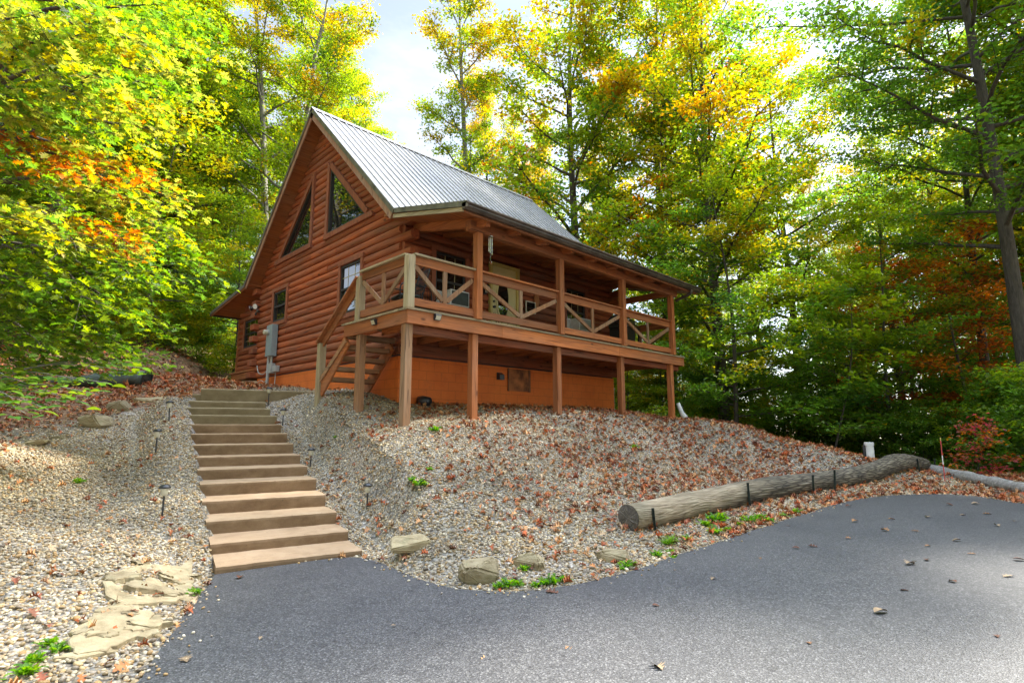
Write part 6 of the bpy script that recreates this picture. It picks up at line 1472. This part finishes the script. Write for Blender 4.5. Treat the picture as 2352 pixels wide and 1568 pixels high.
root = empty('porch_lamp', (3.54, YF - .06, 1.30)); tag(root, 'small black wall lantern left of the cream door', 'wall lamp')
m = MB(); m.box(-.05, .05, -.02, .0, -.12, .12); m.build('backplate', M['black'], root, bevel=.004)
m = MB(); m.lathe((0, -.09, 0), [(.035, -.09), (.05, -.08), (.058, .05), (.045, .06)], 10); m.build('lens', M['ledlens'], root)
m = MB(); m.lathe((0, -.09, .06), [(.07, 0), (.05, .04), (.01, .07)], 10); m.build('cap', M['black'], root)
pq = MB(); oval(pq, 0, 0, .095, .18, -.03, 0); tag(pq.build('oval_plaque', M['honey'], None), 'oval varnished wooden plaque on the wall right of the door', 'plaque').location = (5.38, YF - .055, 1.32)
root = empty('picture_frame', (5.10, YF - .10, 1.09)); tag(root, 'small dark picture in a pale frame below the oval plaque', 'picture')
m = MB(); m.box(-.16, .16, -.02, -.004, -.13, .13); m.build('picture', M['glass'], root)
m = MB(); m.box(-.185, -.161, -.03, 0, -.155, .155); m.box(.161, .185, -.03, 0, -.155, .155); m.box(-.16, .16, -.03, 0, .131, .155); m.box(-.16, .16, -.03, 0, -.155, -.131); m.build('frame', M['ledlens'], root)

# heat pump, lawn chair, stump seats behind the cabin's far corner
hx, hy = 9.62, 3.3; root = empty('heat_pump', (hx, hy, gz(hx, hy) + .02)); tag(root, 'slatted grey heat pump standing behind the orange foundation corner', 'heat pump')
m = MB(); m.box(-.42, .42, -.42, .42, .10, .80); m.build('core', M['blackplastic'], root)
m = MB()
for k in range(11):
    u = -.42 + .084 * k; m.box(u - .014, u + .014, -.445, -.425, .20, .80); m.box(-.445, -.425, u - .014, u + .014, .20, .80)
m.build('slats', M['hvac'], root)
m = MB(); m.box(-.46, .46, -.46, .46, .805, .85); m.build('top', M['hvac'], root, bevel=.01)
m = MB(); m.box(-.46, .46, -.46, .46, .04, .19); m.build('base', M['hvac'], root, bevel=.01)
for sx_ in (-.32, .32): m = MB(); m.box(sx_ - .05, sx_ + .05, -.3, .3, -.25, .039); m.build('foot', M['blackplastic'], root)
def lawn_chair(px, d, rz):
    a, _ = pix_dir(px, 960); x, y = c2w(a * d, d); root = empty('lawn_chair', (x, y, gz(x, y)), rz); tag(root, 'grey metal lawn chair facing the fire pit beyond the porch posts', 'chair')
    m = MB(); m.beam((0, -.25, .40), (0, .22, .34), .50, .02, (1, 0, 0)); m.build('seat', M['black'], root, bevel=.004)
    m = MB(); m.beam((0, .23, .36), (0, .48, .90), .50, .02, (1, 0, 0)); m.build('backrest', M['greybox'], root, bevel=.006)
    for s in (-1, 1):
        m = MB(); m.tube(catmull([(s * .27, .42, .0), (s * .27, -.3, .0), (s * .27, -.30, .30), (s * .27, -.22, .60), (s * .27, .35, .62)], 4), .014, 8); m.build('frame', M['black'], root)
lawn_chair(1515, 20.5, AZ + 1.0)
for px, d, lb in ((1452, 20, 'short cut stump near the lawn chair'), (1476, 20.5, 'taller cut stump beside the lawn chair')):
    a, _ = pix_dir(px, 960); x, y = c2w(a * d, d); m = MB(); m.lathe((0, 0, -.1), [(.20, 0), (.17, .12), (.165, .50), (.155, .51)], 14); o = m.build('stump', M['bark_grey'], None, True); o.location = (x, y, gz(x, y)); tag(o, lb, 'stump')
# white pipe lying behind the last post
a = at(1566, 938, 15.6); root = empty('white_pipe', (a.x, a.y, gz(a.x, a.y))); tag(root, 'white drain pipe slanting down behind the last porch post', 'pipe')
m = MB(); sx_ = Vector((RT[0], RT[1], 0)); m.tube([sx_ * -.10 + Vector((0, 0, .55)), sx_ * .0 + Vector((0, 0, .26)), sx_ * .14 + Vector((0, 0, .06)), sx_ * .2 + Vector((0, 0, -.02))], [.05, .065, .085, .07], 12); m.build('pipe', M['white'], root, True)
# vent pipe with cap
a, _ = pix_dir(1999, 1052); d = 12.2; x, y = c2w(a * d, d); root = empty('vent_pipe', (x, y, gz(x, y))); tag(root, 'white capped pipe standing at the end of the gravel bank', 'pipe')
m = MB(); m.tube([(0, 0, -.2), (0, 0, .32)], .085, 20); m.build('pipe', M['white'], root); m = MB(); m.lathe((0, 0, .30), [(.094, 0), (.094, .07), (.086, .072), (.02, .074)], 20); m.build('cap', M['white'], root)
b_ = Vector((-RT[0], -RT[1], 0)); m = MB(); m.beam(b_ * .115 + Vector((0, 0, -.1)), b_ * .115 + Vector((0, 0, .31)), .05, .03, b_); m.build('stake', M['blackplastic'], root)
# striped marker stake
a, _ = pix_dir(2170, 1100); d = 10.7; x, y = c2w(a * d, d); root = empty('marker_stake', (x, y, gz(x, y)), 0); root.rotation_euler = (0, .06, 0); tag(root, 'thin red and white marker stake in the leaves at right', 'stake')
for k, (z0, z1, mt) in enumerate([(-.1, .33, 'redpaint'), (.33, .50, 'white'), (.50, .78, 'redpaint'), (.78, .84, 'doortrim')]): m = MB(); m.tube([(0, 0, z0), (0, 0, z1)], .0085, 8); m.build('band', M[mt], root)
# covered bundle on the slope at left
p = on_ground(285, 890); root = empty('tarpaulin_bundle', p, AZ - math.pi / 2 + .15); tag(root, 'long bundle wrapped in dark green tarpaulin on the left slope', 'tarpaulin')
m = MB(); rng = np.random.default_rng(4); vs = []; fs = []; nn_, kk_ = 15, 14
for i in range(nn_):
    t = i / (nn_ - 1); u = -1.5 + 2.0 * t; hh = .20 + .22 * t + .02 * math.sin(i * 1.3); ww = .22 + .08 * t
    for k in range(kk_):
        th = math.pi * 2 * k / kk_; c_, s_ = math.cos(th), math.sin(th); r = 1 / max(abs(c_), abs(s_)) ** .75
        vs.append((u + rng.normal(0, .015), ww * c_ * r + rng.normal(0, .012), max(-.05, hh * .5 + hh * .5 * s_ * r + rng.normal(0, .014))))
for i in range(nn_ - 1):
    for k in range(kk_): a0 = i * kk_ + k; b0 = i * kk_ + (k + 1) % kk_; fs.append((a0, b0, b0 + kk_, a0 + kk_))
fs.append(tuple(range(kk_))); fs.append(tuple((nn_ - 1) * kk_ + k for k in range(kk_ - 1, -1, -1))); m.add(vs, fs); m.build('cover', M['tarp'], root, True)
m = MB(); m.tube(catmull([(.505, -.20, .06), (.515, -.22, .34), (.515, .0, .40), (.515, .21, .33), (.505, .2, .05)], 4), .018, 6); m.build('rolled_edge', M['blackplastic'], root)
# drain pipe end at the foundation
root = empty('drain_pipe', (1.75, YF - .02, gz(1.75, YF - .1) + .09)); tag(root, 'short black corrugated drain pipe against the orange foundation', 'pipe')
m = MB(); m.tube([(0, .0, 0), (0, -.10, 0), (.02, -.28, -.03)], [.10, .105, .10], 18); m.build('pipe', M['blackplastic'], root, True)

# weeds
def weed_mesh(seed, kind):
    rng = np.random.default_rng(seed); n = 46 if kind == 'leafy' else 120
    a = rng.uniform(0, 6.28, n); el = rng.uniform(.2, 1.1, n); L = rng.uniform(.06, .14, n) if kind == 'leafy' else rng.uniform(.10, .22, n)
    base = rng.normal(0, .035 if kind == 'leafy' else .02, (n, 3)); base[:, 2] = rng.uniform(0, .03, n)
    hd = np.stack([np.cos(a) * np.cos(el), np.sin(a) * np.cos(el), np.sin(el)], 1); Nn = np.stack([-np.cos(a) * np.sin(el), -np.sin(a) * np.sin(el), np.cos(el)], 1)
    c = np.array([(.10, .22, .02), (.16, .30, .02), (.07, .17, .02), (.2, .3, .03)])[rng.integers(0, 4, n)] * rng.uniform(.8, 1.2, (n, 1))
    ol = [(0, 0), (.07, .1), (.12, .25), (.06, .32), (.16, .45), (.10, .55), (.17, .7), (.12, .86), (0, 1)] if kind == 'leafy' else [(0, 0), (.02, .1), (.025, .5), (.015, .8), (0, 1)]
    V, F, cv = leaf_shapes(base + hd * L[:, None] * .4, Nn, L, c, rng, ol, droop=.5, curl=.3, heading=hd); return np_mesh('weed', V, F, M['leaf'], cv)
WM = [weed_mesh(i, 'leafy') for i in range(4)]; GM = weed_mesh(9, 'grass')
for i, (px, py, s, g) in enumerate([(1165,1350,1.0,0),(1190,1346,.8,0),(1140,1352,.7,0),(1250,1345,.9,0),(1275,1342,1.0,0),(1300,1339,.8,0),(1230,1348,.7,0),(1205,1312,.8,0),(1438,1304,.9,0),(1455,1300,.6,0),(1532,1252,1.0,1),(1545,1248,.9,1),(1510,1278,.8,0),(1540,1272,.7,0),(1580,1243,.9,0),(1640,1200,1.5,0),(1655,1195,1.4,0),(1625,1210,1.2,0),(1645,1226,1.3,0),(1670,1222,.9,0),(1720,1200,1.2,0),(1740,1196,1.3,0),(1765,1200,1.1,0),(1800,1190,1.0,0),(1830,1178,.9,0),(1700,1208,.8,0),(960,1117,1.4,0),(948,1113,1.0,0),(1000,992,1.2,0),(1455,1030,1.2,0),(985,1080,.7,0),(447,1370,.9,0),(437,1372,.7,0),(110,1490,.8,0),(130,1500,.8,0),(75,1530,.9,0),(215,965,1.0,0),(180,1112,1.0,0),(1545,1285,.7,0),(1430,1310,.5,0),(770,1010,.6,0),(60,1560,1.0,0)]):
    p = on_ground(px, py); o = obj('grass_tuft' if g else 'weed', GM if g else WM[i % 4]); o.location = p + Vector((0, 0, .005)); o.rotation_euler = (0, 0, rnd.uniform(0, 6.28)); o.scale = (s * .62,) * 3
    tag(o, 'fine bladed grass tuft below the long log' if g else 'small bright green weed growing in the gravel', 'grass tuft' if g else 'weed', 'grass tufts by the log' if g else 'weeds in the gravel')
# dry leaves caught behind the gutter
for i, x in enumerate((2.6, 3.1, 3.6, 4.3, 5.2, 6.1, 7.0)):
    o = obj('fallen_leaf', LM[i % 9]); o.location = (x, PY + .02 + rnd.uniform(0, .05), PZ + .035); o.rotation_euler = (rnd.uniform(-.5, .5), rnd.uniform(-.5, .5), rnd.uniform(0, 6)); tag(o, 'dry orange leaf caught along the porch gutter', 'leaf', 'leaves in the gutter')
